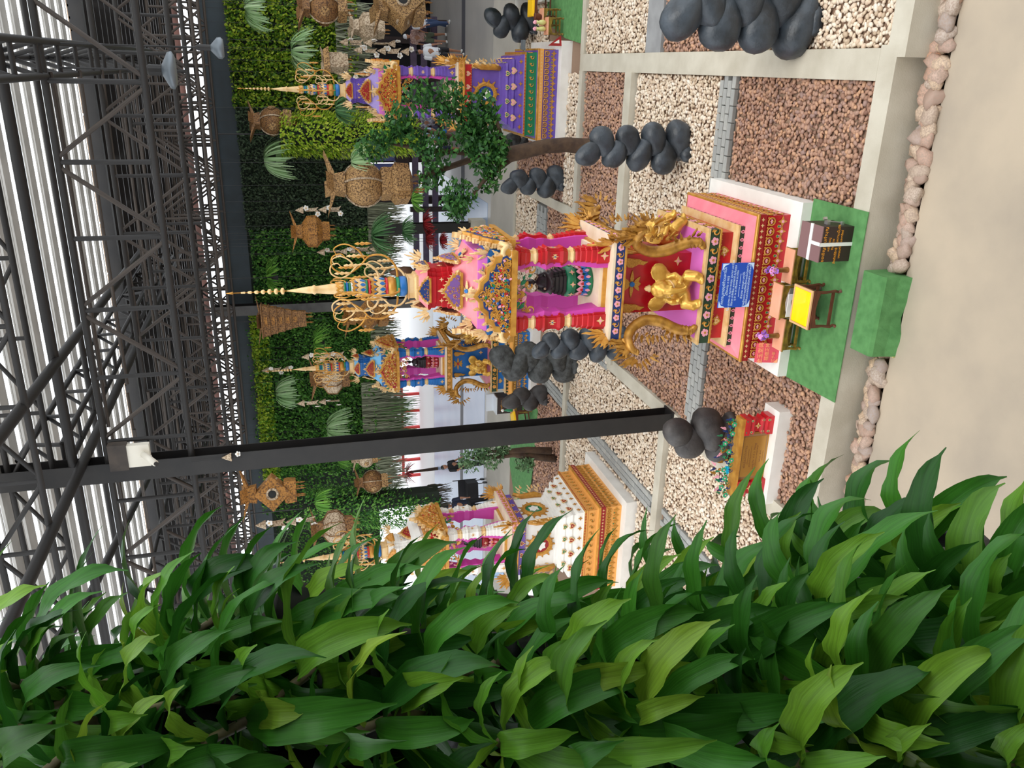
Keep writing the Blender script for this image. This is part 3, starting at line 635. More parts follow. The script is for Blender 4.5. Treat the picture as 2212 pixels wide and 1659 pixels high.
def shrine(name, label, loc, P, style, k2, seed):
    t = thing(name, label, 'shrine', loc)
    MB().bx(-1.13, 1.13, -1.17, 1.17, -.1, .03).bx(-1.13, 1.13, -1.17, 1.17, .03, .15).ob('plinth', WHITE, t)
    MB().sq([(.95, .15), (.945, .2), (.93, .56), (.95, .565), (.95, .61), (.9, .62)], 0).ob('base_block', P['base'], t)
    MB().sq([(.955, .485), (.958, .49), (.958, .605), (.95, .61)]).ob('base_rim', P['rim'], t)
    MB().sq([(.962, .58), (.966, .585), (.966, .605), (.955, .615)]).ob('gold_lip', GOLD, t)
    sides = (0, k2)
    for k in sides:
        row(t, 'pearl', motif('bud', (PGOLD, P['gem'], PGOLD)) if 0 else motif('star', (PGOLD, PGOLD)), k, .958, .535, .93, 26, .026, name='pearl')
        row(t, 'roundel', motif('roundel', (GOLD, P['petal'])), k, .942, .405, .93, 15, .058)
        row(t, 'star', motif('star', (GOLD, P['petal'])), k, .948, .255, .93, 15, .066, name='star_ornament')
        row(t, 'bud', motif('bud', (GOLD, P['c3'], P['petal'])), k, .946, .29, .868, 14, .036, name='bud_ornament')
    if style == 'ledge':
        MB().sq([(.94, .612), (.80, .66), (.79, .665)]).ob('sloped_ledge', P['ledge'], t)
        MB().sq([(.78, .64), (.785, .735)]).ob('petal_band', DGREEN, t); MB().sq([(.79, .735), (.8, .74), (.8, .765), (.7, .775)]).ob('gold_lip', PGOLD, t)
        MB().sq([(.70, .77), (.70, .99)]).ob('recess', P['body'], t)
        MB().sq([(.735, .97), (.745, .98), (.745, 1.12)]).ob('flower_band', P['band'], t); MB().sq([(.73, .955), (.752, .96), (.752, .98), (.745, .985)]).ob('gold_lip', GOLD, t)
        MB().sq([(.75, 1.12), (.76, 1.125), (.76, 1.155), (.66, 1.158)]).ob('gold_lip', PGOLD, t); MB().sq([(.69, 1.15), (.69, 1.163)]).ob('ledge_floor', P['ledge2'], t)
        MB().sq([(.385, 1.16), (.385, 2.22)]).ob('core_block', P['body'], t)
        for k in sides:
            row(t, 'petal', motif('petal', (P['petal2'], P['body'])), k, .786, .69, .77, 15, .048, PI, name='lotus_petal')
            row(t, 'heart', motif('heart', (GOLD, PGOLD)), k, .70, .87, .62, 4, .062); row(t, 'st', motif('star', (GOLD, P['petal'])), k, .70, .87, .62, 3, .04, name='star_ornament')
            row(t, 'flower', motif('flower', (P['petal'], GOLD, P['c3'])), k, .745, 1.05, .72, 6, .062); row(t, 'sc', motif('scroll', (GOLD, P['c3'])), k, .745, 1.045, .72, 6, .06, 0, .12, 'scroll_ornament')
            row(t, 'be', motif('star', (GOLD, GOLD)), k, .75, .965, .72, 22, .02, name='bead')
            put(motif('star', (PGOLD, P['petal'])), 'star_ornament', t, side(k, .28, .387, 1.35), (0, 0, k*PI/2), .06)
            put(motif('sprig', (GOLD, P['gem'])), 'sprig_ornament', t, side(k, 0, .387, 1.98), (0, 0, k*PI/2), .13)
            put(motif('flame', (GOLD,)), 'flame_ornament', t, side(k, -.3, .387, 2.1), (0, PI, k*PI/2), .16); put(motif('flame', (GOLD,)), 'flame_ornament', t, side(k, .3, .387, 2.1), (0, PI, k*PI/2), .16)
        for sx, sy in ((1, -1), (-1, -1), (1, 1), (-1, 1)): naga(t, sx, sy, DGOLD if style == 'ledge' else GOLD)
        MB().sq([(.60, 2.18), (.64, 2.19), (.65, 2.2)]).ob('platform_under', GOLD, t)
    else:
        MB().sq([(.90, .61), (.87, .63), (.86, .82), (.88, .83), (.88, .86), (.8, .87)]).ob('upper_band', P['band'], t)
        MB().sq([(.87, .855), (.885, .86), (.885, .88), (.84, .885)]).ob('gold_lip', GOLD, t)
        prof = [(.84, .88), (.82, .9), (.8, 1.0), (.72, 1.02), (.71, 1.05), (.735, 1.09), (.72, 1.13), (.64, 1.15), (.63, 1.18), (.65, 1.21), (.63, 1.25), (.58, 1.27), (.575, 1.3), (.54, 1.32), (.535, 1.36), (.515, 1.38)]
        MB().sq(prof).ob('cornice', P['body'], t); MB().sq([(.515, 1.38), (.515, 1.99), (.54, 2.01)]).ob('waist', P['body'], t)
        MB().sq([(.55, 2.0), (.6, 2.02), (.6, 2.16), (.64, 2.18)]).ob('red_frieze', P['frieze'], t)
        for k in sides:
            row(t, 'fl', motif('scroll', (GOLD, P['c3'])), k, .865, .725, .85, 12, .058, name='scroll_ornament'); row(t, 'pe', motif('star', (P['c1'], P['c1'])), k, .885, .875, .85, 26, .022, name='bead')
            row(t, 'h', motif('heart', (PGOLD, P['gem'])), k, .74, 1.09, .66, 4, .075); row(t, 'h', motif('heart', (PGOLD, P['c3'])), k, .655, 1.21, .58, 4, .06)
            row(t, 's', motif('star', (GOLD, GOLD)), k, .815, .96, .8, 7, .05, name='star_ornament')
            row(t, 'h', motif('heart', (PGOLD, P['gem'])), k, .6, 2.09, .55, 4, .055); row(t, 'b', motif('star', (GOLD, GOLD)), k, .603, 2.03, .58, 22, .018, name='bead')
            mandala(t, k, .517, 1.68, .28, P['mand'] if k == 0 else GREENP)
        for sx, sy in ((1, -1), (-1, -1), (1, 1)):
            b = MB().tube([(sx*.53, sy*.53, 1.36), (sx*.56, sy*.56, 1.5), (sx*.55, sy*.55, 1.8), (sx*.6, sy*.6, 1.97)], [.05, .07, .06, .04], 8); o = b.ob('corner_scroll', GOLD, t, True)
            for z, ro in ((1.42, .5), (1.6, .7), (1.82, .5)): put(flame_me('back', PGOLD), 'flame_ornament', o, (sx*.58, sy*.58, z), (0, ro, math.atan2(sy, sx)), .8)
    # platform, open chamber, pillars
    pw = .65 if style == 'ledge' else .69
    MB().sq([(pw-.01, 2.19), (pw, 2.2), (pw, 2.335)]).ob('platform_band', P['plat'], t); MB().sq([(pw+.005, 2.33), (pw+.012, 2.34), (pw+.012, 2.37), (pw-.05, 2.372)]).ob('platform_slab', CREAM, t)
    MB().sq([(pw+.004, 2.185), (pw+.01, 2.19), (pw+.01, 2.21), (pw, 2.215)]).ob('gold_lip', GOLD, t)
    for k in sides:
        row(t, 'fl', motif('flower', (P['petal'], GOLD, P['c3'])), k, pw, 2.272, pw-.02, 7, .05); row(t, 'sc', motif('scroll', (GOLD, P['petal'])), k, pw, 2.272, pw-.02, 7, .05, 0, .09, 'scroll_ornament')
    MB().sq([(.5, 2.37), (.5, 2.42)]).ob('threshold', GOLD, t); MB().sq([(.47, 2.42), (.47, 2.46), (.3, 2.465)]).ob('chamber_floor', CREAM, t)
    orn = motif('star', (PGOLD, P['petal']))
    for sx in (-1, 1):
        for sy in (-1, 1): pillar(t, sx*.42, sy*.42, P['pil'], P['ring'], orn, P['gem'], P['inner'])
    MB().sq([(.5, 3.6), (.52, 3.62), (.52, 3.74)]).ob('ceiling_slab', P['inner'], t)
    MB().sq([(.53, 3.74), (.53, 3.93)]).ob('eave_band', P['eave'], t); MB().sq([(.49, 3.93), (.47, 4.04), (.44, 4.045)]).ob('roof_band', P['rband'], t)
    rp = [(.46, 4.04), (.4, 4.08), (.33, 4.16), (.27, 4.26), (.25, 4.3)] if not P.get('dome') else [(.46, 4.04), (.49, 4.1), (.45, 4.2), (.35, 4.27), (.25, 4.3)]
    MB().sq(rp).ob('lower_roof', P['roof'], t)
    MB().sec([(.27, 4.27), (.27, 4.35), (.255, 4.36), (.255, 4.42), (.24, 4.43), (.24, 4.5), (.255, 4.51), (.255, 4.56), (.27, 4.57), (.27, 4.62)], RED12).ob('upper_tier', P['tier'], t)
    MB().sq([(.26, 4.62), (.22, 4.64), (.16, 4.7), (.14, 4.72)]).ob('upper_roof', P['roof'], t)
    for k in range(4):
        pediment(t, k, .53, 3.67, 1.0, PGOLD, P['pf'], P['acc'], .1, seed+k, .92, 300 if k < 2 else 60)
        pediment(t, k, .31, 4.23, .42, PGOLD, P['pf2'], P['acc'], .06, seed+9+k, 1.05, 40)
        pediment(t, k, .25, 4.6, .29, PGOLD, P['pf'], P['acc'], .06, seed+19+k, 1.0, 26)
        frieze(t, k, .44, 3.38, 3.6, .3, [GOLD, PINKP, P['c3']], 46, seed+31+k, 'valance') if k < 2 else None
        for sg in (-1, 1):
            put(motif('scroll', (GOLD, P['petal'])), 'bracket', t, side(k, sg*.26, .44, 3.36), (0, 0, k*PI/2), (.07*sg, .07, .07)) if k < 2 else None
            put(motif('flower', (PGOLD, GOLD, PGOLD)), 'flower_ornament', t, side(k, sg*.42, .535, 3.86), (0, 0, k*PI/2), .06) if k in sides else None
            put(motif('sprig', (PGOLD, P['gem'])), 'sprig_ornament', t, side(k, sg*.27, .49, 3.99), (0, 0, k*PI/2), .045) if k in sides else None
        put(motif('sprig', (PGOLD, P['c2'])), 'sprig_ornament', t, side(k, 0, .37, 4.15), (-.85, PI/2*0, k*PI/2), .1) if k in sides else None
        row(t, 's', motif('star', (PGOLD, P['petal'])), k, .275, 4.45, .2, 3, .03, name='star_ornament')
    for sx in (-1, 1):
        for sy in (-1, 1):
            a = math.atan2(sy, sx)
            put(flame_me('tall', PGOLD), 'corner_flame', t, (sx*.5, sy*.5, 3.93), (0, .35, a), .55); put(flame_me('corner', PGOLD), 'corner_flame', t, (sx*.27, sy*.27, 4.6), (0, .35, a), .6)
            put(flame_me('corner', PGOLD), 'corner_flame', t, (sx*.4, sy*.4, 4.08), (0, .2, a), .5)
            put(flame_me('tall', GOLD), 'corner_flame', t, (sx*(pw-.06), sy*(pw-.06), 2.37), (0, .3, a), .8); put(flame_me('crest', GOLD), 'corner_flame', t, (sx*(pw-.02), sy*(pw-.02), 2.25), (0, 1.2, a), .6)
    spire(t, P)
    return t
PK = dict(base=RED, rim=DRED, ledge=PINKR, body=RED, band=DGREEN, ledge2=ORCH, plat=NAVY, pil=RED, ring=PGOLD, inner=MAG, eave=BLUE, rband=ORCH, roof=PINKR, tier=RED, pf=NAVY, pf2=VIOL,
          acc=[RED, PINKP, GREENP, BLUE], petal=PINKP, petal2=PINKP, gem=BLUE, gold2=PGOLD, c1=RED, c2=BLUE, c3=GREENP, ped=GREENP)
shrine('spirit_house', 'pink and red spirit house shrine with blue sign, front centre of the garden', (-2.58, 10.0, 0), PK, 'ledge', 1, 1)
PB = dict(PK, base=BLUE, rim=DGOLD, ledge=ORANGEP, body=BLUE, band=DGREEN, ledge2=PINKR, plat=DGOLD, pil=BLUE, eave=GREENP, rband=BLUE, roof=LBLUE, tier=BLUE, pf=DRED, pf2=DRED, acc=[ORANGEP, RED, PGOLD], petal=ORANGEP, petal2=ORANGEP, gem=RED, ped=DRED)
shrine('spirit_house', 'blue and gold spirit house shrine with orange carvings at the left back', (-7.5, 20.9, -.02), PB, 'ledge', 1, 50)
PP = dict(PK, base=PURP, rim=ORANGEP, ledge=LILAC, body=PURP, band=GREENP, frieze=RED, plat=ORANGEP, pil=PURP, eave=GREENP, rband=ORCH, roof=LILAC, tier=PURP, pf=DRED, pf2=DRED, acc=[ORANGEP, GREENP, RED], petal=GOLD, mand=mat('ultramarine', (30, 60, 150), .4), gem=PINKP)
shrine('spirit_house', 'purple and gold spirit house shrine with blue medallion, behind the tree', (-.57, 19.45, 0), PP, 'waist', 1, 90)
PW = dict(PK, base=ORANGEP, rim=DRED, ledge=WHITE, body=WHITE, band=ORANGEP, frieze=PURP, plat=PINKP, pil=WHITE, eave=RED, rband=ORANGEP, roof=WHITE, tier=WHITE, pf=ORANGEP, pf2=DRED, acc=[ORANGEP, RED, PGOLD], petal=GOLD, mand=DRED, gem=DRED, dome=1)
shrine('spirit_house', 'white and gold spirit house shrine with dark red medallion, half behind the leaves', (-9.05, 14.25, 0), PW, 'waist', 1, 130)
PG = dict(PP, base=GREENP, body=GREENP, band=GREENP, pil=GREENP, roof=GREENP, tier=GREENP, frieze=GREENP, inner=GREENP, eave=GREENP, rband=GREENP)
shrine('spirit_house', 'green and gold spirit house shrine, only its edge in view at the far right', (2.55, 21.0, 0), PG, 'waist', 3, 170)
idol((-2.58, 9.92, 2.46), dict(ped=GREENP, c1=BLUE, c2=RED), 'black deity statue on a green and blue lotus base inside the pink shrine')
idol((-7.5, 20.9, 2.44), dict(ped=DRED, c1=RED, c2=ORANGEP), 'dark deity statue on a red base inside the blue shrine')
idol((-9.05, 14.25, 2.46), dict(ped=DRED, c1=RED, c2=ORANGEP), 'dark deity statue on a red base inside the white shrine')
elephant((-2.62, 9.5, 1.163), 0, 1.14, 'golden elephant statue sitting on the front ledge of the pink shrine')
elephant((-2.05, 10.02, 1.163), PI/2, 1.1, 'golden elephant statue sitting on the right ledge of the pink shrine')
elephant((-7.55, 20.36, 1.143), 0, 1.05, 'golden elephant statue on the front ledge of the blue shrine')
elephant((-6.95, 20.95, 1.143), PI/2, 1.1, 'golden elephant statue on the right ledge of the blue shrine')
# ================================================================ THINGS ON THE GROUND
TURF = mat('green_turf', (98, 154, 90), .95, 0, (80, 134, 74), 9, .6, 300)
def fnt(par, txt, loc, size, m, rx=PI/2, al='CENTER', ex=.001, name='lettering', sx=1):
    cu = bpy.data.curves.new('lettering', 'FONT'); cu.body = txt; cu.size = size; cu.align_x = al; cu.align_y = 'CENTER'; cu.extrude = ex; cu.resolution_u = 3; cu.materials.append(m)
    return put(cu, name, par, loc, (rx, 0, 0), (sx, 1, 1))
def flatmat(name, label, poly, z0, z1, front=None):
    b = MB(); n = len(poly); V = [(x, y, z0) for x, y in poly]+[(x, y, z1) for x, y in poly]
    b.add(V, [tuple(range(n))[::-1], tuple(range(n, 2*n))]+[(i, (i+1) % n, (i+1) % n+n, i+n) for i in range(n)])
    return tag(b.ob(name, TURF), label, 'turf mat')
flatmat('turf_mat', 'green artificial turf mat under the tables in front of the pink shrine', [(-1.4, 8.83), (-1.4, 7.81), (-3.68, 7.81), (-3.72, 8.83)], .002, .014)
flatmat('turf_mat', 'green artificial turf mat at the far right near the green shrine', [(.5, 17.6), (3.5, 17.6), (3.5, 20.0), (1.0, 20.0), (.62, 18.6)], -.04, -.02)
flatmat('turf_mat', 'green artificial turf mat left of the blue shrine, with the yellow cushion table', [(-8.6, 19.5), (-9.3, 19.55), (-11.0, 19.85), (-12.8, 21.1), (-11.5, 22.1), (-9.3, 22.0), (-8.65, 20.4)], -.03, -.015)
# turf-covered step over the channel
t = thing('turf_step', 'green turf-covered wooden step standing in the stone channel', 'step', (-2.5, 7.55, -.42))
nb = 10; rings = []
for i in range(nb+1):
    x = -.46+.92*i/nb; wv = .012*math.sin(i*1.7)
    rings.append([(x, -.2+wv-.02*math.sin(i*.9), .1), (x, -.165+wv, .22), (x, -.15, .37), (x, -.12, .405), (x, .19, .41), (x, .2, .38), (x, .2, 0), (x, -.19, .1)])
MB().loft(rings).ob('turf_cover', TURF, t)
MB().bx(-.45, .45, -.12, .16, 0, .35).ob('box', mat('raw_wood', (176, 150, 100), .8), t)
MB().bx(-.47, -.458, -.2, .1, .1, .13).ob('frayed_edge', mat('turf_backing', (190, 180, 120), .9), t)
# offering tables
OLDG = mat('worn_gold', (150, 120, 40), .5, .1, (96, 70, 24), 12); PTOP = mat('pink_formica', (232, 172, 140), .4, 0, (224, 150, 118), 3); BRW = mat('brown_wood', (110, 58, 38), .5, 0, (84, 42, 28), 8)
def altar(loc, w, d, h, label, top=PTOP, leg=OLDG, apron=.06, rail=True, name='offering_table', group=None):
    t = thing(name, label, 'table', loc, 0, group)
    MB().bx(-w/2, w/2, -d/2, d/2, h-.012, h).ob('tabletop', top, t); MB().bx(-w/2-.006, w/2+.006, -d/2-.006, d/2+.006, h-.028, h-.012).ob('top_frame', leg, t)
    for sx in (-1, 1):
        for sy in (-1, 1):
            x = sx*(w/2-.025); y = sy*(d/2-.025)
            MB().tube([(x, y, h-.02), (x, y, h*.5), (x+sx*.012, y+sy*.006, h*.2), (x-sx*.004, y, .03), (x+sx*.012, y+sy*.012, 0)], [.024, .018, .019, .016, .022], 6).ob('leg', leg, t)
    for sy in (-1, 1):
        P = [(-w/2+.02, h-.028), (-w/2+.02, h-.028-apron*1.5), (-w/4, h-.028-apron), (0, h-.028-apron*.7), (w/4, h-.028-apron), (w/2-.02, h-.028-apron*1.5), (w/2-.02, h-.028)]
        MB().prism(P[::-1], .014, 0, sy*(d/2-.015)).ob('apron', leg, t)
        if rail: MB().bx(-w/2+.03, w/2-.03, sy*(d/2-.03)-.012, sy*(d/2-.03)+.012, h*.2, h*.2+.03).ob('rail', leg, t)
    return t
Z = .014
altar((-2.2, 8.73, Z), .42, .2, .29, 'gold legged offering table at the right, with a pink top and orchid vase')
altar((-2.63, 8.7, Z), .43, .2, .41, 'tallest gold legged offering table in the middle, behind the yellow tray table')
altar((-3.07, 8.72, Z), .42, .2, .29, 'gold legged offering table at the left, next to the pink tablet')
t = altar((-2.57, 8.2, Z), .46, .36, .38, 'low brown table with a shiny yellow cushion top before the pink shrine', BRW, BRW, .05, True)
YEL = mat('yellow_vinyl', (250, 214, 10), .18, coat=.6); FR = mat('tan_frame', (214, 168, 120), .5)
b = MB().bx(-.235, .235, -.185, -.16, .38, .398).bx(-.235, .235, .16, .185, .38, .398).bx(-.235, -.21, -.16, .16, .38, .398).bx(.21, .235, -.16, .16, .38, .398); b.ob('tray_frame', FR, t)
MB().loft([[(x*q, y*q, z) for x, y in ((-.21, -.16), (.21, -.16), (.21, .16), (-.21, .16))] for q, z in ((1, .381), (1, .39), (.97, .4), (.9, .404))]).ob('cushion', YEL, t)
def vase(loc, label):
    t = thing('orchid_vase', label, 'vase', loc)
    MB().lathe([(.035, 0), (.038, .01), (.034, .05), (.03, .1), (.036, .15), (.033, .155), (.024, .15)], 14).ob('vase', mat('brown_glaze', (112, 70, 36), .25, 0, (150, 110, 50), 8), t, True)
    r = random.Random(int(loc[0]*99)); 
    fm = motif('flower', (mat('orchid_violet', (150, 90, 190), .5), GOLD, GREENP)); fm2 = motif('flower', (mat('orchid_pink', (226, 150, 214), .5), GOLD, GREENP))
    for i in range(13):
        a = r.uniform(0, 6.28); q = r.uniform(.0, .065); p = (q*math.cos(a), q*math.sin(a), .17+r.uniform(0, .09))
        put(fm if i % 2 else fm2, 'blossom', t, p, (r.uniform(-.9, .3), 0, a+PI/2), r.uniform(.03, .045))
    for i in range(4): MB().tube([(0, 0, .13), (.03*math.cos(i*1.6), .03*math.sin(i*1.6), .22)], .003, 4).ob('stem', GREENP, t)
vase((-2.25, 8.72, Z+.29), 'brown vase of violet orchids on the right gold table'); vase((-3.1, 8.72, Z+.29), 'brown vase of pink orchids on the left gold table')
CUPM = mat('pale_ceramic', (226, 196, 172), .3); CUPD = mat('dark_bowl', (90, 56, 30), .35)
def cup(loc, r, h, label, m=CUPM, name='offering_cup'):
    t = thing(name, label, 'cup', loc)
    MB().lathe([(r*.55, 0), (r*.6, h*.1), (r*.95, h*.75), (r, h), (r*.9, h), (r*.8, h*.7), (.001, h*.62)], 16).ob('bowl', m, t, True); MB().lathe([(r*.86, h*.86), (.001, h*.88)], 16).ob('contents', CUPM, t)
    return t
# small shelf between the tables, cups on it
t = altar((-2.6, 8.46, Z), .4, .12, .26, 'narrow dark shelf with cups between the yellow table and the tallest gold table', BRW, BRW, .03, False, 'cup_shelf')
MB().bx(-.19, .1, .045, .055, .26, .37).ob('white_card', WHITE, t)
cup((-2.6, 8.45, Z+.26), .05, .07, 'widest tan bowl on the narrow shelf behind the yellow tray', CUPD); cup((-2.47, 8.45, Z+.26), .028, .05, 'small white cup on the shelf, right of the tan bowl'); cup((-2.74, 8.45, Z+.26), .028, .05, 'small white cup on the shelf, left of the tan bowl')
# donation box
DB = mat('dark_brown_board', (56, 38, 34), .45, 0, (46, 32, 30), 3); TAPE = mat('white_tape', (228, 226, 220), .4); ORT = mat('orange_lettering', (226, 150, 36), .5); STL = mat('stainless', (190, 190, 186), .3, .8)
t = thing('donation_box', 'dark brown donation box with orange lettering and white straps on the turf mat', 'box', (-1.79, 8.2, Z))
MB().bx(-.2, .2, -.2, .2, 0, .4).ob('box_body', DB, t)
MB().bx(-.205, .205, -.205, .205, .4, .412).ob('box_lid', mat('mauve_lid', (128, 98, 98), .35), t)
MB().bx(-.21, .21, -.03, .02, .405, .418).ob('strap', TAPE, t); MB().bx(-.02, .02, -.208, -.03, .4, .418).bx(-.02, .02, -.212, -.2, -.0, .418).ob('strap', TAPE, t)
b = MB().tube([(.225, -.08, .1), (.235, -.06, .24)], .007, 6).bx(.2, .24, -.12, -.09, .08, .11).bx(.2, .25, -.06, .0, .22, .26).box((.265, -.02, .27), (.03, .03, .04), 0, .5); b.ob('hasp', STL, t); MB().tube([(-.21, -.05, .1), (-.235, -.05, .1)], .018, 8).ob('wheel', STL, t)
for z, s, tx in ((.355, .05, 'ขอเชิญร่วมทำบุญ'), (.295, .036, 'หล่อพระปู่'), (.245, .036, 'จัดสร้าง'), (.195, .04, 'สิ่งศักดิ์สิทธิ์ เพื่อความเป็นสิริ'), (.145, .036, 'มงคลแก่ชีวิตและทรัพย์')):
    fnt(t, tx, (0, -.201, z), s, ORT, sx=1.15 if len(tx) < 16 else 1)
# blue sign
SGB = mat('sign_blue', (12, 72, 176), .35); SGW = mat('sign_white', (196, 222, 246), .5)
t = thing('prayer_sign', 'blue prayer sign with white Thai lettering leaning on the front of the pink shrine', 'sign', (-2.49, 8.985, .62))
t.rotation_euler = (-.04, 0, 0)
MB().bx(-.285, .285, -.012, .012, 0, .43).ob('board', SGB, t); b = MB()
for sx in (-1, 1):
    for sz in (0, 1):
        x = sx*.283; z = .002+.426*sz; q = 1-2*sz
        b.add([(x, -.0125, z), (x-sx*.09, -.0125, z), (x-sx*.05, -.0125, z+q*.02), (x-sx*.025, -.0125, z+q*.035), (x-sx*.015, -.0125, z+q*.07), (x, -.0125, z+q*.09)], [(0, 1, 2, 3, 4, 5)])
b.ob('corner_print', SGW, t)
for z, s, tx in ((.385, .05, 'คาถาบูชาองค์ท้าวมหาโป๊ะ'), (.335, .042, '(ตั้งนะโม ๓ จบ)'), (.29, .036, 'โอม อะวาหะ ปะ กุมาระ อะเหเม มะมามา มหาโชค'), (.25, .036, 'ให้ลาภ ปะสิทธิเม สะทาโสตถี ภะวันตุเม'), (.213, .034, 'อุ อา กะ สะ ศิริมงคล สะวาโหม'), (.125, .036, 'คำถวาย ของบูชา มหาโป๊ะ'), (.085, .034, 'ข้าพเจ้าขอถวายเครื่องสักการะนี้แด่องค์ท่าน'), (.048, .034, 'ขอให้รับและดลบันดาลโชคลาภ แก่ข้าพเจ้า')):
    fnt(t, tx, (0, -.0135, z), s, SGW)
MB().bx(-.15, -.02, -.0132, -.012, .165, .17).bx(.02, .15, -.0132, -.012, .165, .17).bx(-.006, .006, -.0132, -.012, .163, .172).ob('rule', SGW, t)
# pink tablet
PT = mat('tablet_red', (226, 84, 100), .4); PTO = mat('tablet_orange', (250, 168, 120), .45)
t = thing('name_tablet', 'pinkish red tablet with raised orange characters at the left of the offering tables', 'tablet', (-3.4, 8.88, .152)); t.rotation_euler = (-.25, 0, 0)
MB().bx(-.13, .13, -.01, .01, 0, .3).ob('board', PT, t)
fnt(t, '金玉堂興', (0, -.011, .235), .075, PTO, ex=.004); fnt(t, '福德正神', (.02, -.011, .15), .06, PTO, ex=.004); fnt(t, '三十年', (-.05, -.011, .06), .05, PTO, ex=.004)
b = MB()
for sx in (-1, 1): b.add([(sx*.129, -.0115, .002), (sx*.07, -.0115, .002), (sx*.129, -.0115, .06)], [(0, 1, 2)]); 
b.ob('corner_print', PTO, t)
# plaque with red end blocks
t = thing('garden_plaque', 'gold plaque between two red carved blocks on a low white plinth', 'plaque', (-4.86, 8.88, -.09))
MB().bx(-.69, .69, -.18, .17, 0, .21).ob('plinth', WHITE, t)
PLT = mat('brass_plate', (186, 140, 66), .3, .5, (170, 122, 56), 2); DT = mat('engraved', (120, 74, 40), .5)
MB().bx(-.36, .36, -.03, .05, .21, .63).ob('plate', PLT, t)
MB().bx(-.335, .335, -.032, -.029, .235, .605).ob('plate_border', mat('etched_border', (150, 112, 72), .5), t); MB().bx(-.3, .3, -.0345, -.031, .25, .59).ob('plate_field', PLT, t)
MB().bx(-.58, .58, -.08, .09, .63, .68).ob('top_rail', GOLD, t)
for sx in (-1, 1):
    MB().sec([(.13, .21), (.13, .3), (.1, .33), (.12, .37), (.085, .4), (.085, .46), (.12, .5), (.1, .53), (.125, .56), (.125, .63)], [(x, y*.7) for x, y in SQ], 0, (sx*.47, 0)).ob('end_block', RED, t)
    for z, h_ in ((.28, .13), (.36, .11), (.52, .11), (.6, .12)):
        for dx in (-.09, .09): put(motif('bud', (PGOLD, GREENP, PGOLD)), 'bud_ornament', t, (sx*.47+dx*.9, -.7*h_, z), (0, 0, 0), .028)
    put(motif('star', (PGOLD, GOLD)), 'star_ornament', t, (sx*.47, -.065, .43), (0, 0, 0), .045)
for z, s, tx in ((.54, .05, 'พ่อปู่แม่ย่าโบราณ'), (.495, .026, 'ด้วยความเคารพศรัทธา'), (.46, .026, 'สร้างขึ้นเมื่อปีพุทธศักราช ๒๕๖๑'), (.41, .045, 'Lung Po  ๔ ๕ ๖  Hong'), (.37, .022, 'ถวายไว้เป็นพุทธบูชา ธรรมบูชา สังฆบูชา'), (.315, .04, '๒๕๖๑  พ.ศ.'), (.275, .02, 'นนทบุรี ประเทศไทย')):
    fnt(t, tx, (0, -.0352, z), s, DT, ex=.0003)
r = random.Random(5)
OC = [(DGOLD, GREENP), (GREENP, DGOLD), (NAVY, GREENP), (PINKP, DGOLD)]
for i in range(26):
    x = -.55+i*.044; h = .2*(1-abs(x)/.75)
    put(motif('scroll', OC[i % 3]), 'scroll_ornament', t, (x, .0, .72+r.uniform(0, h)), (0, r.uniform(-1, 1), r.uniform(-.3, .3)), .045*random.choice((1, .9)))
    put(motif('flame', (OC[(i+1) % 4][0],)), 'flame_ornament', t, (x, .03, .76+r.uniform(0, h*1.2)), (r.uniform(-.3, .3), r.uniform(-.7, .7), r.uniform(-.4, .4)), .05)
    if i % 3 == 0: put(motif('flower', (mat('jade', (40, 160, 110), .4), PINKP, GREENP)), 'flower_ornament', t, (x, -.04, .74+r.uniform(0, h*1.3)), (0, r.uniform(-1, 1), 0), .045)
# ------------------------------------------------ cairns
CST = mat('charcoal_stone', (40, 44, 48), .42, 0, (66, 74, 82), 4, .3, 24); CST2 = mat('grey_carved_stone', (74, 77, 76), .6, 0, (36, 36, 35), 9, .6, 30); CST3 = mat('brown_black_stone', (44, 41, 41), .55, 0, (72, 68, 66), 5, .3, 22)
def rr_y(s, i): return .82+.12*math.sin(s*5+i*2.3)
def cairn(loc, H, n, r0, r1, zig, label, m=CST, seed=1, flat=.62, ang=0.5):
    t = thing('stone_cairn', label, 'cairn', loc); rr = random.Random(seed); step = H/(n+.4)
    for i in range(n):
        f = i/(n-1); r = (r0*(1-f)+r1*f)*rr.uniform(1.0, 1.2); sg = 1 if (i+seed) % 2 else -1
        th = step*1.5*rr.uniform(.9, 1.05)
        Rt = Matrix.Rotation(rr.uniform(-.35, .35), 3, 'Z'); V, F = ICO[3]; out = []
        for p in V:                              # comma-shaped stone: fat outer head, thin tail dipping under its neighbour
            q = Vector(p)*(1+.1*mnoise.noise(Vector(p)*1.4+Vector((seed*7.1, i*3.3, seed)))); u = (1-q.x)/2
            out.append(Rt @ Vector((sg*(q.x*r*1.15-.05*r), q.y*r*rr_y(seed, i)*(1-.25*u), q.z*th*.8*(1-.38*u)-step*.6*u*u))+Vector((sg*zig*(1-.35*f), rr.uniform(-.0003, .0003), step*(.62+i)+.05)))
        MB().add(out, F if sg > 0 else [f_[::-1] for f_ in F]).ob('stone', m, t, True)
    for k in range(3):
        a = k*2.1; MB().blob((r0*.7*math.cos(a), r0*.6*math.sin(a), .05), (r0*.5, r0*.42, .11), 2, nz=.25, seed=seed+k).ob('base_stone', m, t, True)
    return t
cairn((-1.14, 12.5, -.08), 1.8, 8, .27, .17, .13, 'tall black stone cairn in the cream pebbles in front of the tree', CST, 3)
cairn((.72, 9.62, -.08), 1.86, 7, .36, .27, .15, 'biggest black stone cairn, cut by the right edge, near the front kerb', CST, 4, .66)
cairn((-2.45, 18.42, -.06), 1.42, 6, .23, .16, .1, 'slender grey cairn behind the tree, by the diagonal concrete kerb', CST, 5)
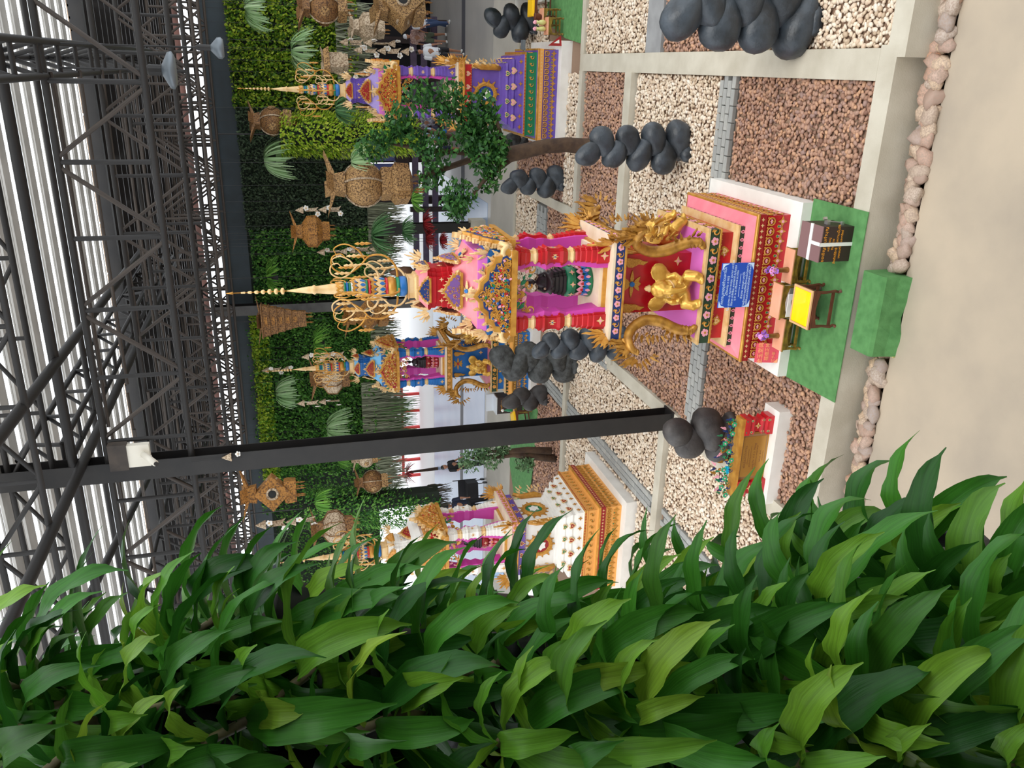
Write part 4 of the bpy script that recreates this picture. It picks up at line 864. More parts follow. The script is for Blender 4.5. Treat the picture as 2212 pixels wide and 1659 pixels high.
cairn((-6.28, 17.0, -.06), 1.95, 6, .36, .27, .14, 'tall grey carved stone cairn in front of the blue shrine', CST2, 6, .72)
cairn((-4.98, 14.3, -.07), 1.85, 9, .25, .15, .12, 'black cairn standing directly behind the left pillar of the pink shrine', CST, 8)
cairn((-7.98, 18.9, -.06), 1.12, 4, .24, .17, .07, 'short black cairn beside the blue shrine and the cushion table', CST3, 9, .7)
cairn((-5.1, 10.1, -.08), 1.08, 4, .3, .2, .1, 'brownish black cairn of rough boulders behind the gold plaque', CST3, 10, .8)
cairn((1.0, 20.95, -.06), 1.25, 5, .3, .2, .13, 'black cairn leaning before the green shrine', CST, 11)
cairn((-1.85, 21.3, -.06), 1.25, 5, .2, .15, .07, 'pale grey cairn almost hidden behind the tree trunk', CST2, 12)
tag(MB().box((-5.56, 9.78, .06), (.11, .09, .1), 0, .4).box((-5.56, 9.78, .12), (.12, .03, .02), 0, .4).ob('litter_cup', mat('turquoise_plastic', (20, 160, 190), .4)), 'crumpled turquoise plastic cup on the cream pebbles by the plaque', 'litter')
# ------------------------------------------------ far offering tables
YT = mat('yellow_cloth', (246, 196, 20), .4)
def cushion_table(loc, rz, label):
    t = altar(loc, .5, .42, .5, label, YT, BRW, .06, True); t.rotation_euler.z = rz
    MB().loft([[(x*q, y*q, z) for x, y in ((-.25, -.2), (.25, -.2), (.25, .2), (-.25, .2))] for q, z in ((1, .5), (.98, .53), (.85, .54))]).ob('cushion', YT, t)
cushion_table((-9.1, 20.0, -.01), .6, 'brown table with yellow cushion left of the blue shrine')
t = altar((-8.72, 20.2, -.01), .42, .4, .52, 'gold and pink table with carved front beside the yellow cushion table at the left'); t.rotation_euler.z = .3
t = thing('green_bottle_lamp', 'small green bottle with white cap on the pink table left of the blue shrine', 'bottle', (-8.8, 20.1, .515)); MB().lathe([(.05, 0), (.06, .05), (.05, .14), (.02, .2), (.02, .24)], 10).ob('bottle', GREENP, t, True); MB().blob((0, 0, .28), (.05, .05, .05), 1).ob('cap', WHITE, t, True)
t = thing('donation_box', 'dark donation box with acrylic top left of the blue shrine', 'box', (-9.0, 21.1, -.01)); MB().bx(-.25, .25, -.2, .2, 0, .75).ob('box_body', DB, t); MB().bx(-.26, .26, -.21, .21, .75, .78).bx(-.26, .26, .1, .12, .78, 1.0).ob('acrylic_lid', mat('acrylic', (210, 214, 220), .1), t)
for i, z in enumerate((.62, .5, .38)): fnt(t, ('ร่วมทำบุญ', 'บูชา', 'องค์ปู่')[i], (0, -.202, z), .08, ORT)
cushion_table((1.32, 19.55, -.01), 0, 'brown table with yellow cushion in front of the green shrine')
for i, (x, y, l) in enumerate(((1.05, 19.1, 'low gold table with a brown pot, right of the purple shrine'), (.86, 18.85, 'gold table with two pale vases, next to the purple shrine plinth'))):
    altar((x, y, -.01), .36, .3, .4-.04*i, l)
for x, y, z, l in ((.93, 18.85, .36, 'pale yellow vase on the gold table next to the purple shrine, right one'), (.8, 18.85, .36, 'pale yellow vase on the gold table next to the purple shrine, left one')):
    t = thing('pale_vase', l, 'vase', (x, y, z-.005)); MB().lathe([(.03, 0), (.055, .06), (.05, .13), (.03, .17), (.045, .22), (.03, .22)], 10).ob('vase', mat('celadon', (206, 204, 130), .3), t, True); MB().blob((0, 0, .25), (.05, .05, .05), 1, nz=.3).ob('blossom', PINKP, t)
t = thing('clay_pot', 'brown clay incense pot on the low gold table', 'pot', (1.05, 19.1, .392)); MB().lathe([(.05, 0), (.08, .06), (.07, .13), (.09, .15), (.06, .15)], 12).ob('pot', BRW, t, True)
t = thing('donation_box', 'dark brown donation box at the right edge before the green shrine', 'box', (1.75, 20.2, -.01)); MB().bx(-.2, .2, -.2, .2, 0, .5).ob('box_body', DB, t); MB().bx(-.21, .21, -.21, .21, .5, .53).ob('box_lid', mat('mauve_lid', (128, 98, 98), .35), t)
for i, z in enumerate((.42, .3)): fnt(t, ('ร่วมทำบุญ', 'บูชาพระ')[i], (0, -.202, z), .07, ORT)
t = thing('flood_light', 'grey flood light clipped on the right rim of the purple shrine', 'lamp', (.36, 18.72, .87)); MB().bx(0, .2, -.08, .08, .0, .06).ob('housing', mat('lamp_grey', (110, 118, 124), .4), t); MB().tube([(.05, 0, .0), (.0, 0, -.02), (-.04, 0, .03)], .02).ob('bracket', STL, t)
b = MB().prism([(0, 0), (.22, .0), (.0, .3)], .02).prism([(.05, .05), (.13, .05), (.05, .18)], .024, 1); tag(b.ob('warning_marker', (DRED, WHITE), None, False, loc=(.45, 18.33, .151), rot=(0, 0, .3)), 'red and white triangular marker on the plinth corner of the purple shrine', 'marker')
# ------------------------------------------------ trees
LV = [(0, 0, 0), (.3, .45, .1), (0, 1, -.05), (-.3, .45, .1)]; LF = [(0, 1, 2), (0, 2, 3)]
def leafcloud(pos, size, seed=0, up=.2):
    n = len(pos); s = size*RNG.uniform(.6, 1.25, n)
    return scatter(LV, LF, pos, np.stack([s, s, s], -1), roteul(RNG.uniform(-1.2, 1.0, n)+up, RNG.uniform(-.9, .9, n), RNG.uniform(0, 2*PI, n)))
def ballpts(c, r, n, shell=.55):
    d = RNG.normal(size=(n, 3)); d /= np.linalg.norm(d, axis=1)[:, None]
    q = RNG.uniform(shell**3, 1, n)**(1/3)
    return np.array(c)[None]+d*q[:, None]*np.array(r)[None]
BARK = mat('bark', (86, 66, 48), .9, 0, (60, 44, 34), 6, .8, 18)
LEAFD = mat('dark_leaf', (48, 92, 46), .5, island=[(34, 70, 36), (56, 104, 52), (74, 126, 60), (92, 146, 62)], trans=.25)
t = thing('garden_tree', 'bent garden tree with dark green leaf clusters in front of the purple shrine', 'tree', (-1.5, 16.35, -.05)); o0 = Vector((-1.5, 16.35, -.05))
def tw(par, name, px, Y, rad, m=BARK, seg=9):
    P = [at(x, y, Y+dy)-o0 for x, y, dy in px]; MB().tube(P, rad, seg).ob(name, m, par, True)
tw(t, 'trunk', [(1300, 322, -.05), (1270, 318, 0), (1225, 313, 0), (1180, 316, 0), (1140, 325, 0), (1100, 334, 0), (1075, 332, 0)], 16.35, [.23, .17, .15, .145, .15, .16, .1])
for px, rd in (([(1095, 338, 0), (1028, 309, .1), (971, 295, .2), (895, 276, .3)], [.1, .07, .055, .025]), ([(1020, 290, 0), (987, 241, -.1), (960, 227, -.2), (925, 225, -.2)], [.05, .04, .03, .015]), ([(1101, 344, 0), (1034, 339, .2), (950, 368, .3), (887, 390, .4)], [.1, .07, .055, .03]),
               ([(1034, 332, .1), (925, 325, .3), (836, 309, .4)], [.06, .045, .025]), ([(1101, 344, 0), (1050, 385, -.3), (1020, 423, -.4)], [.07, .045, .025]), ([(1090, 320, 0), (1077, 276, -.3), (1074, 262, -.3)], [.06, .04, .03])):
    tw(t, 'branch', px, 16.35, rd)
MB().tube([(-.05, -.1, .15), (.12, -.2, .02)], [.08, .03], 7).ob('root', BARK, t, True)
CL = [(909, 211, 34, -.3), (974, 206, 34, -.3), (1039, 236, 38, -.2), (1053, 270, 32, -.2), (863, 257, 32, .2), (808, 317, 34, .3), (939, 325, 40, .1), (1012, 305, 30, -.2), (1047, 330, 38, -.3), (930, 382, 28, .3), (993, 425, 38, -.3), (1064, 358, 30, -.3), (1058, 396, 22, -.3), (860, 281, 24, .3), (960, 246, 24, -.2), (982, 450, 26, -.3), (1030, 290, 26, -.2), (900, 300, 22, .2), (1076, 318, 26, -.3), (830, 300, 22, .3), (1010, 262, 22, -.2)]
for x, y, r, dy in CL:
    c = at(x, y, 16.35+dy)-o0; q = r/106
    V, F = leafcloud(ballpts(c, (q, q*.8, q), int(230*(r/32)**2), .35), .13)
    put(npmesh('leaf_cluster', V, F, LEAFD), 'leaf_cluster', t, kind='stuff')
o0 = Vector((-9.2, 17.9, -.06))
t = thing('small_tree', 'small two-trunk tree with grey green leaf tufts beyond the near post', 'tree', o0)
tw(t, 'trunk', [(1200, 990, 0), (1150, 985, 0), (1108, 981, 0), (1060, 988, 0), (1020, 990, 0)], 17.9, [.11, .1, .08, .06, .03]); tw(t, 'trunk', [(1190, 974, 0), (1140, 972, 0), (1100, 975, 0), (1050, 975, 0)], 17.9, [.1, .09, .07, .03])
LEAFG = mat('grey_green_leaf', (96, 128, 88), .6, island=[(66, 98, 62), (110, 144, 100), (140, 170, 124)], trans=.2)
for x, y, r in ((1015, 995, 27), (1060, 985, 30), (1040, 975, 22), (1134, 998, 22), (1085, 972, 16)):
    q = r/92; V, F = leafcloud(ballpts(at(x, y, 17.9)-o0, (q, q, q), 300, .4), .1); put(npmesh('leaf_cluster', V, F, LEAFG), 'leaf_cluster', t, kind='stuff')
# ================================================================ GREEN WALL, HANGING THINGS
IVY = {k: mat('ivy_'+k, c[1], .5, island=c, trans=.42) for k, c in dict(
    yellow=[(30, 62, 22), (96, 140, 36), (170, 200, 50), (226, 236, 90), (120, 170, 48), (40, 80, 28)], dull=[(44, 60, 46), (84, 104, 76), (112, 132, 100), (66, 88, 66)],
    mid=[(30, 70, 34), (96, 156, 66), (150, 206, 96), (66, 128, 56), (34, 80, 38)], rich=[(28, 66, 32), (88, 148, 62), (142, 200, 90), (62, 118, 52), (110, 168, 66), (32, 74, 36)], lime=[(70, 120, 30), (176, 206, 52), (228, 238, 96), (140, 190, 50)]).items()}
def xat(y): return at(650, y, WY).x
def ivy(y0, y1, z0, z1, m, n, label, size=.115):
    n = int(n*1.9)
    x0, x1 = xat(y1), xat(y0)
    p = np.stack([RNG.uniform(x0, x1, n), WY-.08-RNG.gamma(2, .07, n), z0+(z1-z0)*RNG.uniform(0, 1, n)], -1)
    p[:, 1] -= .12*np.sin(p[:, 0]*2.1)*np.sin(p[:, 2]*2.7)
    s = size*RNG.uniform(.6, 1.2, n)
    V, F = scatter(LV, LF, p, np.stack([s, s, s], -1), roteul(RNG.uniform(-2.85, -1.7, n), RNG.uniform(-.7, .7, n), RNG.uniform(-.9, .9, n)))
    put(npmesh('ivy', V, F, m), 'ivy', None, label=label, cat='ivy', kind='stuff')
ivy(-40, 232, 3.7, 7.45, IVY['yellow'], 5200, 'yellow green ivy on the back wall, far right part')
ivy(232, 492, 3.6, 7.4, IVY['dull'], 4200, 'dull grey green ivy on the back wall behind the big globe lantern', .1)
ivy(492, 668, 3.6, 7.3, IVY['mid'], 4200, 'bright ivy on the back wall right of the dark post')
ivy(668, 1020, 3.5, 7.3, IVY['rich'], 8200, 'deep green ivy on the back wall behind the blue shrine')
ivy(1020, 1700, 3.5, 7.3, IVY['rich'], 7000, 'deep green ivy on the back wall left of the near post')
ivy(668, 1020, 7.0, 7.55, IVY['lime'], 1700, 'yellow fringe of ivy along the top of the wall')
ivy(700, 1100, 7.2, 7.7, IVY['mid'], 260, 'ivy shoots creeping onto the dark fascia')
def column(px0, px1, y0, y1, Y, m, n, label, size=.11):
    n = int(n*1.8); Y = snap(Y); a, b_ = at(px0, y0, Y), at(px1, y1, Y); r = .62
    f = RNG.uniform(0, 1, n); th = RNG.uniform(0, 2*PI, n); q = r*RNG.uniform(.75, 1.08, n)*(1-.25*np.abs(f-.45))
    p = np.stack([a.x+(b_.x-a.x)*f+q*np.cos(th), Y+q*np.sin(th), a.z+(b_.z-a.z)*f], -1); s = size*RNG.uniform(.6, 1.2, n)
    V, F = scatter(LV, LF, p, np.stack([s, s, s], -1), roteul(RNG.uniform(-2.85, -1.9, n), RNG.uniform(-.5, .5, n), th+PI/2))
    t = thing('ivy_column', label, 'ivy', (a.x, Y, b_.z)); put(npmesh('leaves', V-np.array([a.x, Y, b_.z])[None], F, m), 'leaves', t, kind='stuff')
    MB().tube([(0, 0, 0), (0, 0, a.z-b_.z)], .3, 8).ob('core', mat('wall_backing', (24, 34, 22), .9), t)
    rod(t, 'hanger', (0, 0, a.z-b_.z-.1), (0, 0, 7.83-b_.z), .02)
column(602, 900, 290, 292, 24.2, IVY['lime'], 3400, 'yellow green ivy column hanging left of the purple shrine')
column(655, 945, 1098, 1096, 22.0, IVY['mid'], 3000, 'dark green ivy column hanging behind the white shrine')
MOSS = mat('hanging_moss', (122, 128, 104), .9, island=[(88, 92, 74), (126, 130, 106), (150, 156, 130)]); MOSG = mat('green_moss', (84, 120, 70), .9, island=[(64, 100, 52), (96, 132, 74), (120, 150, 100)])
def moss(y0, y1, ztop, L, Y, n, label, m=MOSS):
    x0, x1 = at(850, y1, Y).x, at(850, y0, Y).x; V = []; F = []
    for i in range(n):
        x = RNG.uniform(x0, x1); y = Y+RNG.uniform(-.25, .25); l = L*RNG.uniform(.45, 1.0); w_ = RNG.uniform(.012, .03); b0 = len(V); ph = RNG.uniform(0, 6)
        for k in range(6):
            z = ztop-l*k/5; dx = .03*math.sin(ph+k*1.3); V += [(x+dx-w_*(1-k/6), y, z), (x+dx+w_*(1-k/6), y+.01, z)]
        F += [(b0+2*k, b0+2*k+1, b0+2*k+3, b0+2*k+2) for k in range(5)]
    put(npmesh('hanging_moss', V, F, m), 'hanging_moss', None, label=label, cat='moss', kind='stuff')
moss(10, 340, 4.3, 1.2, 27.25, 900, 'olive grey moss curtain under the wall behind the purple shrine')
moss(440, 545, 3.55, 1.3, 27.3, 380, 'olive moss curtain above the red leaved plants'); moss(540, 640, 3.6, 1.2, 27.3, 260, 'grey green moss curtain behind the spire of the pink shrine')
moss(690, 780, 3.6, 1.1, 27.3, 300, 'grey moss curtain between the pink and the blue shrine'); moss(820, 930, 4.0, 1.7, 27.25, 520, 'long grey moss curtain left of the blue shrine'); moss(860, 960, 3.5, 1.6, 27.3, 300, 'green moss tips hanging before the red railing', MOSG)
moss(980, 1060, 3.6, 1.2, 27.3, 240, 'grey moss curtain left of the near post'); moss(1060, 1130, 2.4, .8, 22.9, 120, 'dark moss tuft under the ivy column', mat('dark_moss', (70, 66, 58), .9))
FERN = {k: mat('fern_'+k, c[1], .55, island=c, trans=.45) for k, c in dict(pale=[(150, 186, 130), (190, 222, 170), (220, 240, 200)], green=[(80, 136, 50), (130, 190, 80), (170, 220, 100)], red=[(120, 24, 30), (170, 36, 44), (196, 70, 70)], dark=[(64, 110, 66), (96, 146, 90), (140, 180, 130)]).items()}
POTM = mat('black_pot', (22, 22, 22), .6)
def fern(px, py, Y, r, kind, label, droop=1.0, n=120):
    if Y < 30: r *= snap(Y)/Y; Y = snap(Y)
    c = at(px, py, Y); t = thing('hanging_fern', label, 'plant', c, 0); V = []; F = []
    for i in range(n):
        a = RNG.uniform(0, 2*PI); L = r*RNG.uniform(.75, 1.25); up = RNG.uniform(.1, .8); b0 = len(V); p = Vector((0, 0, .1)); d = Vector((math.cos(a), math.sin(a), up)).normalized()
        K = 7; sd = Vector((-math.sin(a), math.cos(a), 0))
        for k in range(K+1):
            w_ = .02*r*math.sin(PI*(k+.6)/(K+1.2))+.006; V += [tuple(p-sd*w_), tuple(p+sd*w_)]
            d = (d+Vector((0, 0, -.27*droop))).normalized(); p = p+d*(L/K)
        F += [(b0+2*k, b0+2*k+1, b0+2*k+3, b0+2*k+2) for k in range(K)]
    put(npmesh('fronds', V, F, FERN[kind]), 'fronds', t, kind='stuff')
    if Y > 30: MB().tube([(0, 0, .1), (.05, 0, -c.z-.4)], [.05, .09], 7).ob('trunk', BARK, t); return
    MB().lathe([(.1*r+.05, -.22*r), (.16*r+.05, .06), (.14*r+.05, .06), (.01, .03)], 10).ob('pot', POTM, t); rod(t, 'wire', (0, 0, .05), (0, 0, 7.83-c.z), .004)
for a in ((580, 345, 25, .95, 'pale', 'pale weeping fern right of the lime ivy column', 1.5), (640, 110, 26, .85, 'pale', 'pale green fern in the yellow ivy, upper one', 1.2), (540, 20, 26, .8, 'pale', 'pale green fern near the top right corner of the wall', 1.2), (735, 235, 24, .6, 'dark', 'dark feathery fern beside the spire of the purple shrine', 1.3),
          (815, 510, 23, .75, 'dark', 'bushy grey green fern above the red leaved plants', 1.1), (770, 350, 21.5, .6, 'pale', 'light fern hanging behind the globe lantern', 1.3), (590, 600, 26, .7, 'green', 'light green fern above the spire of the pink shrine', .6), (690, 745, 26, .75, 'green', 'bright fern with a dark pot right of the blue shrine spire', .8),
          (605, 850, 26, .8, 'pale', 'pale round fern left of the blue shrine spire', 1.5), (715, 925, 26, .95, 'pale', 'big pale fern low on the wall right of the near post', 1.4), (735, 985, 26, .6, 'green', 'green fern directly right of the near post', 1.3), (690, 1085, 20, .5, 'green', 'yellow green fern below the round-window lantern', 1.5), (880, 500, 24, .5, 'dark', 'dark fern hanging low behind the pink shrine', 1.0),
          (925, 480, 24, .4, 'red', 'red leaved hanging plant, the larger one by the far post', .9), (930, 515, 24, .4, 'red', 'red leaved hanging plant left of the larger red one', .9), (960, 520, 23.5, .3, 'red', 'lowest red leaved plant behind the pink shrine roof', .9), (900, 430, 24, .45, 'green', 'green fern under the globe lantern', 1.0), (885, 1020, 36, .7, 'red', 'pinkish bush in blossom in the bright opening', .5)):
    fern(*a)
t = thing('hanging_gourd', 'brown smooth gourd hanging behind the roof of the pink shrine', 'gourd', at(868, 588, 22.9)); MB().lathe([(.02, .35), (.1, .2), (.17, -.05), (.15, -.25), (.02, -.36)], 12).ob('gourd', mat('gourd_brown', (104, 72, 50), .5), t, True); rod(t, 'cord', (0, 0, .3), (0, 0, 7.83-t.location.z), .005)
# ------------------------------------------------ bamboo lanterns
def bamboo(name, c, c2): return mat(name, c, .65, 0, c2, 30, .5, 60, lo=.42, hi=.62)
LT = bamboo('bamboo_tan', (190, 150, 96), (92, 62, 34)); LB = bamboo('bamboo_brown', (150, 108, 62), (82, 52, 28)); LP = bamboo('bamboo_pale', (206, 186, 158), (132, 106, 78)); LO = bamboo('bamboo_amber', (180, 124, 54), (100, 64, 28))
def lantern(px, py, Y, H, kind, label, m=LB, W=1.0, rz=.5):
    H *= snap(Y)/Y; Y = snap(Y)
    c = at(px, py, Y); t = thing('bamboo_lantern', label, 'lantern', c, rz); w_ = H*.26*W
    P = [(-1.35, .42), (-.8, .16), (-.5, .03), (-.46, 0), (.46, 0), (.5, .03), (.8, .16), (1.35, .42), (.85, .3), (.4, .2), (0, .24), (-.4, .2), (-.85, .3)]
    z = H*.33
    if kind != 'pagoda':
        for k in range(2): MB().prism([(x*w_*1.15, z+zz*w_) for x, zz in P], w_*.8, 0, w_*.4).ob('canopy', m, t, rot=(0, 0, k*PI/2), scale=(1, 1, 1) if k == 0 else (.6, 1, 1))
        MB().sq([(w_*.5, z-H*.1), (w_*.42, z)]).ob('neck', m, t)
    if kind == 'globe':
        R = w_*1.0; zc = z-H*.1-R*.88
        MB().lathe([(R*math.cos(a)*1.05, zc+R*.95*math.sin(a)) for a in np.linspace(-1.35, 1.35, 12)], 16).ob('globe', m, t, True)
        for k in range(4): MB().tube([(R*1.09*math.cos(a)*math.cos(k*PI/2), R*1.09*math.cos(a)*math.sin(k*PI/2), zc+R*.99*math.sin(a)) for a in np.linspace(-1.4, 1.4, 10)], w_*.05, 5).ob('rib', LP, t, True)
        for k in range(4): MB().lathe([(w_*.3, 0), (w_*.27, w_*.05), (.001, w_*.06)], 12).ob('disc', LT, t, loc=(R*1.04*math.cos(k*PI/2+.785), R*1.04*math.sin(k*PI/2+.785), zc), rot=(0, PI/2, k*PI/2+.785))
        zb = zc-R*.85
    elif kind == 'octagon':
        zc = z-H*.1; oc = [(math.cos(PI/8+i*PI/4), math.sin(PI/8+i*PI/4)) for i in range(8)]
        MB().sec([(w_*.55, zc), (w_*1.15, zc-H*.1), (w_*1.2, zc-H*.26), (w_*.75, zc-H*.36)], oc).ob('body', LP if m is LB else m, t)
        for i in range(8): MB().tube([(w_*.58*oc[i][0], w_*.58*oc[i][1], zc), (w_*1.18*oc[i][0], w_*1.18*oc[i][1], zc-H*.1), (w_*1.23*oc[i][0], w_*1.23*oc[i][1], zc-H*.26), (w_*.78*oc[i][0], w_*.78*oc[i][1], zc-H*.36)], w_*.04, 4).ob('rib', m, t)
        zb = zc-H*.36
    elif kind == 'ring':
        zc = z-H*.14; s = w_*1.05
        MB().box((0, 0, 0), (s*1.4, s*1.4, s*1.4)).xf(Matrix.Rotation(PI/4, 4, 'Y')).ob('body', m, t, loc=(0, 0, zc-H*.16))
        for k in range(4): MB().tube([(w_*.3*math.cos(a), -.0, w_*.3*math.sin(a)) for a in np.linspace(0, 2*PI, 15)], w_*.07, 6).ob('ring_window', LP, t, True, loc=side(k, 0, s*.72, zc-H*.16), rot=(0, 0, k*PI/2)); 
        for k in range(4): MB().lathe([(w_*.26, 0), (.001, .01)], 14).ob('dark_opening', POTM, t, loc=side(k, 0, s*.705, zc-H*.16), rot=(PI/2, 0, k*PI/2))
        zb = zc-H*.32
    elif kind == 'pagoda':
        zz = H*.36
        MB().prism([(x*w_*1.5, zz+q*w_*.8) for x, q in P], w_*1.1, 0, w_*.55).ob('canopy', m, t); MB().prism([(x*w_*1.5, zz+q*w_*.8) for x, q in P], w_*1.1, 0, w_*.55).ob('canopy', m, t, rot=(0, 0, PI/2), scale=(.7, 1, 1))
        for i in range(5):
            s = w_*(1.25-.14*i); z1 = zz-H*.12*i; MB().sq([(s*1.1, z1), (s*1.12, z1-H*.015), (s, z1-H*.03), (s*.94, z1-H*.12)]).ob('storey', m if i % 2 else LB, t)
            for k in range(4): MB().bx(-s*.3, s*.3, -.01, .01, z1-H*.1, z1-H*.05).ob('opening', LO, t, loc=side(k, 0, s*.98, 0), rot=(0, 0, k*PI/2))
        zb = zz-H*.6
    elif kind == 'house':
        MB().prism([(-w_*1.3, z-H*.1), (w_*1.3, z-H*.1), (w_*.9, z+H*.05), (-w_*.9, z+H*.05)], w_*1.8, 0, w_*.9).ob('roof', LT, t); MB().bx(-w_*.8, w_*.8, -w_*.6, w_*.6, z-H*.45, z-H*.1).ob('body', m, t); zb = z-H*.45
    MB().sq([(w_*.62, zb+.02), (w_*.66, zb-H*.03), (w_*.62, zb-H*.14)]).ob('lower_box', m if kind != 'globe' else LT, t)
    if kind == 'globe' and H > 1.6: MB().sec([(w_*.7, zb-H*.1), (w_*.9, zb-H*.14), (w_*.85, zb-H*.27), (w_*.4, zb-H*.31)], RED12).ob('second_box', LT, t); zb -= H*.2
    for k in range(5):
        a = k*1.2566; MB().lathe([(.004, 0), (w_*.07, -H*.03), (w_*.02, -H*.06), (w_*.05, -H*.08), (.003, -H*.13)], 6).ob('pendant', LO, t, True, loc=(w_*.42*math.cos(a), w_*.42*math.sin(a), zb-H*.13))
    rod(t, 'cord', (0, 0, z), (0, 0, max(7.83-c.z, z+.1)), .004)
    return t
lantern(795, 398, 20, 2.35, 'globe', 'biggest globe lantern of carved bamboo, between tree and pink shrine', LT, .8, .4)
lantern(680, 500, 23, 1.45, 'octagon', 'brown bamboo lantern with white upturned canopy behind the globe lantern', LO, .95, .3)
lantern(590, 262, 25, 1.5, 'globe', 'globe lantern high at the top of the lime ivy column', LB, .95)
lantern(700, 15, 24, 1.6, 'globe', 'globe lantern in the top right corner, cut by the frame edge', LB, 1.0)
lantern(872, 18, 22, 1.8, 'ring', 'pale square lantern with a round window above the walking people', LT, 1.0)
lantern(730, 135, 24, 1.0, 'house', 'small house-shaped bamboo lantern right of the purple spire', LP, 1.0)
lantern(612, 690, 24, 1.7, 'pagoda', 'five-storey pagoda lantern left of the dark back post', LB, .8, .2)
lantern(800, 682, 22, 1.75, 'ring', 'amber lantern with round windows left of the pink spire', LO, .85, .6)
lantern(722, 815, 22, 1.5, 'octagon', 'wide bamboo lantern hanging over the roof of the blue shrine', LB, 1.0, .2)
lantern(594, 1062, 14.5, 1.45, 'ring', 'large amber lantern with round windows left of the near post', LO, .85, .3)
lantern(805, 1040, 22, 1.2, 'globe', 'small globe lantern against the bright opening, left of the near post', LB, 1.0)
lantern(790, 990, 24, 1.0, 'globe', 'globe lantern half hidden by the near post', LP, 1.0)
lantern(728, 1138, 15, 1.2, 'octagon', 'octagonal lantern with a spiral panel above the white shrine', LB, .95, .4)
lantern(800, 60, 25, 1.4, 'octagon', 'pale octagonal lantern right of the purple shrine', LP, .9)
# strings of blossoms and bamboo fish
FM = motif('flower', (WHITE, PGOLD, WHITE))
FISH = MB().prism([(-.05, .2), (.06, .14), (.07, -.08), (.1, -.2), (0, -.13), (-.1, -.2), (-.06, -.08), (-.07, .12)], .02).mesh('fish', LP)
CONE = MB().lathe([(.01, .14), (.11, -.08), (.1, -.09), (.01, .1)], 8).mesh('bell', LP)
for i, (x, y, Y, n, lab) in enumerate(((690, 455, 22, 4, 'right of the white canopy lantern'), (735, 545, 22.5, 4, 'left of the white canopy lantern'), (800, 95, 23.5, 5, 'in the dark opening, right string'), (830, 112, 23, 5, 'in the dark opening, left string'), (700, 770, 23, 4, 'right of the wide bamboo lantern'), (690, 870, 23, 4, 'left of the wide bamboo lantern'), (620, 1130, 15, 4, 'above the octagonal lantern'), (760, 160, 25, 3, 'beside the purple roof'), (800, 540, 23, 4, 'above the red leaved plants'), (600, 800, 25, 3, 'left of the pagoda lantern'), (500, 990, 12.2, 1, 'hooked on the near post'))):
    Y = snap(Y) if i != 10 else 11.8; c = at(x, y, Y); t = thing('hanging_mobile', 'string of white blossoms and bamboo fish '+lab, 'mobile', c)
    rod(t, 'string', (0, 0, -.32*n/2), (0, 0, max(.4, 7.83-c.z)), .004)
    for k in range(n):
        z = .3*(n/2-k)-.1; put(FISH if k % 2 else CONE, 'fish' if k % 2 else 'bell', t, (.02, 0, z), (0, 0, k+i), .9 if i != 10 else .6); put(FM, 'blossom', t, (.08*(-1)**k, -.04, z-.15), (0, k, i), .09 if i != 10 else .05)
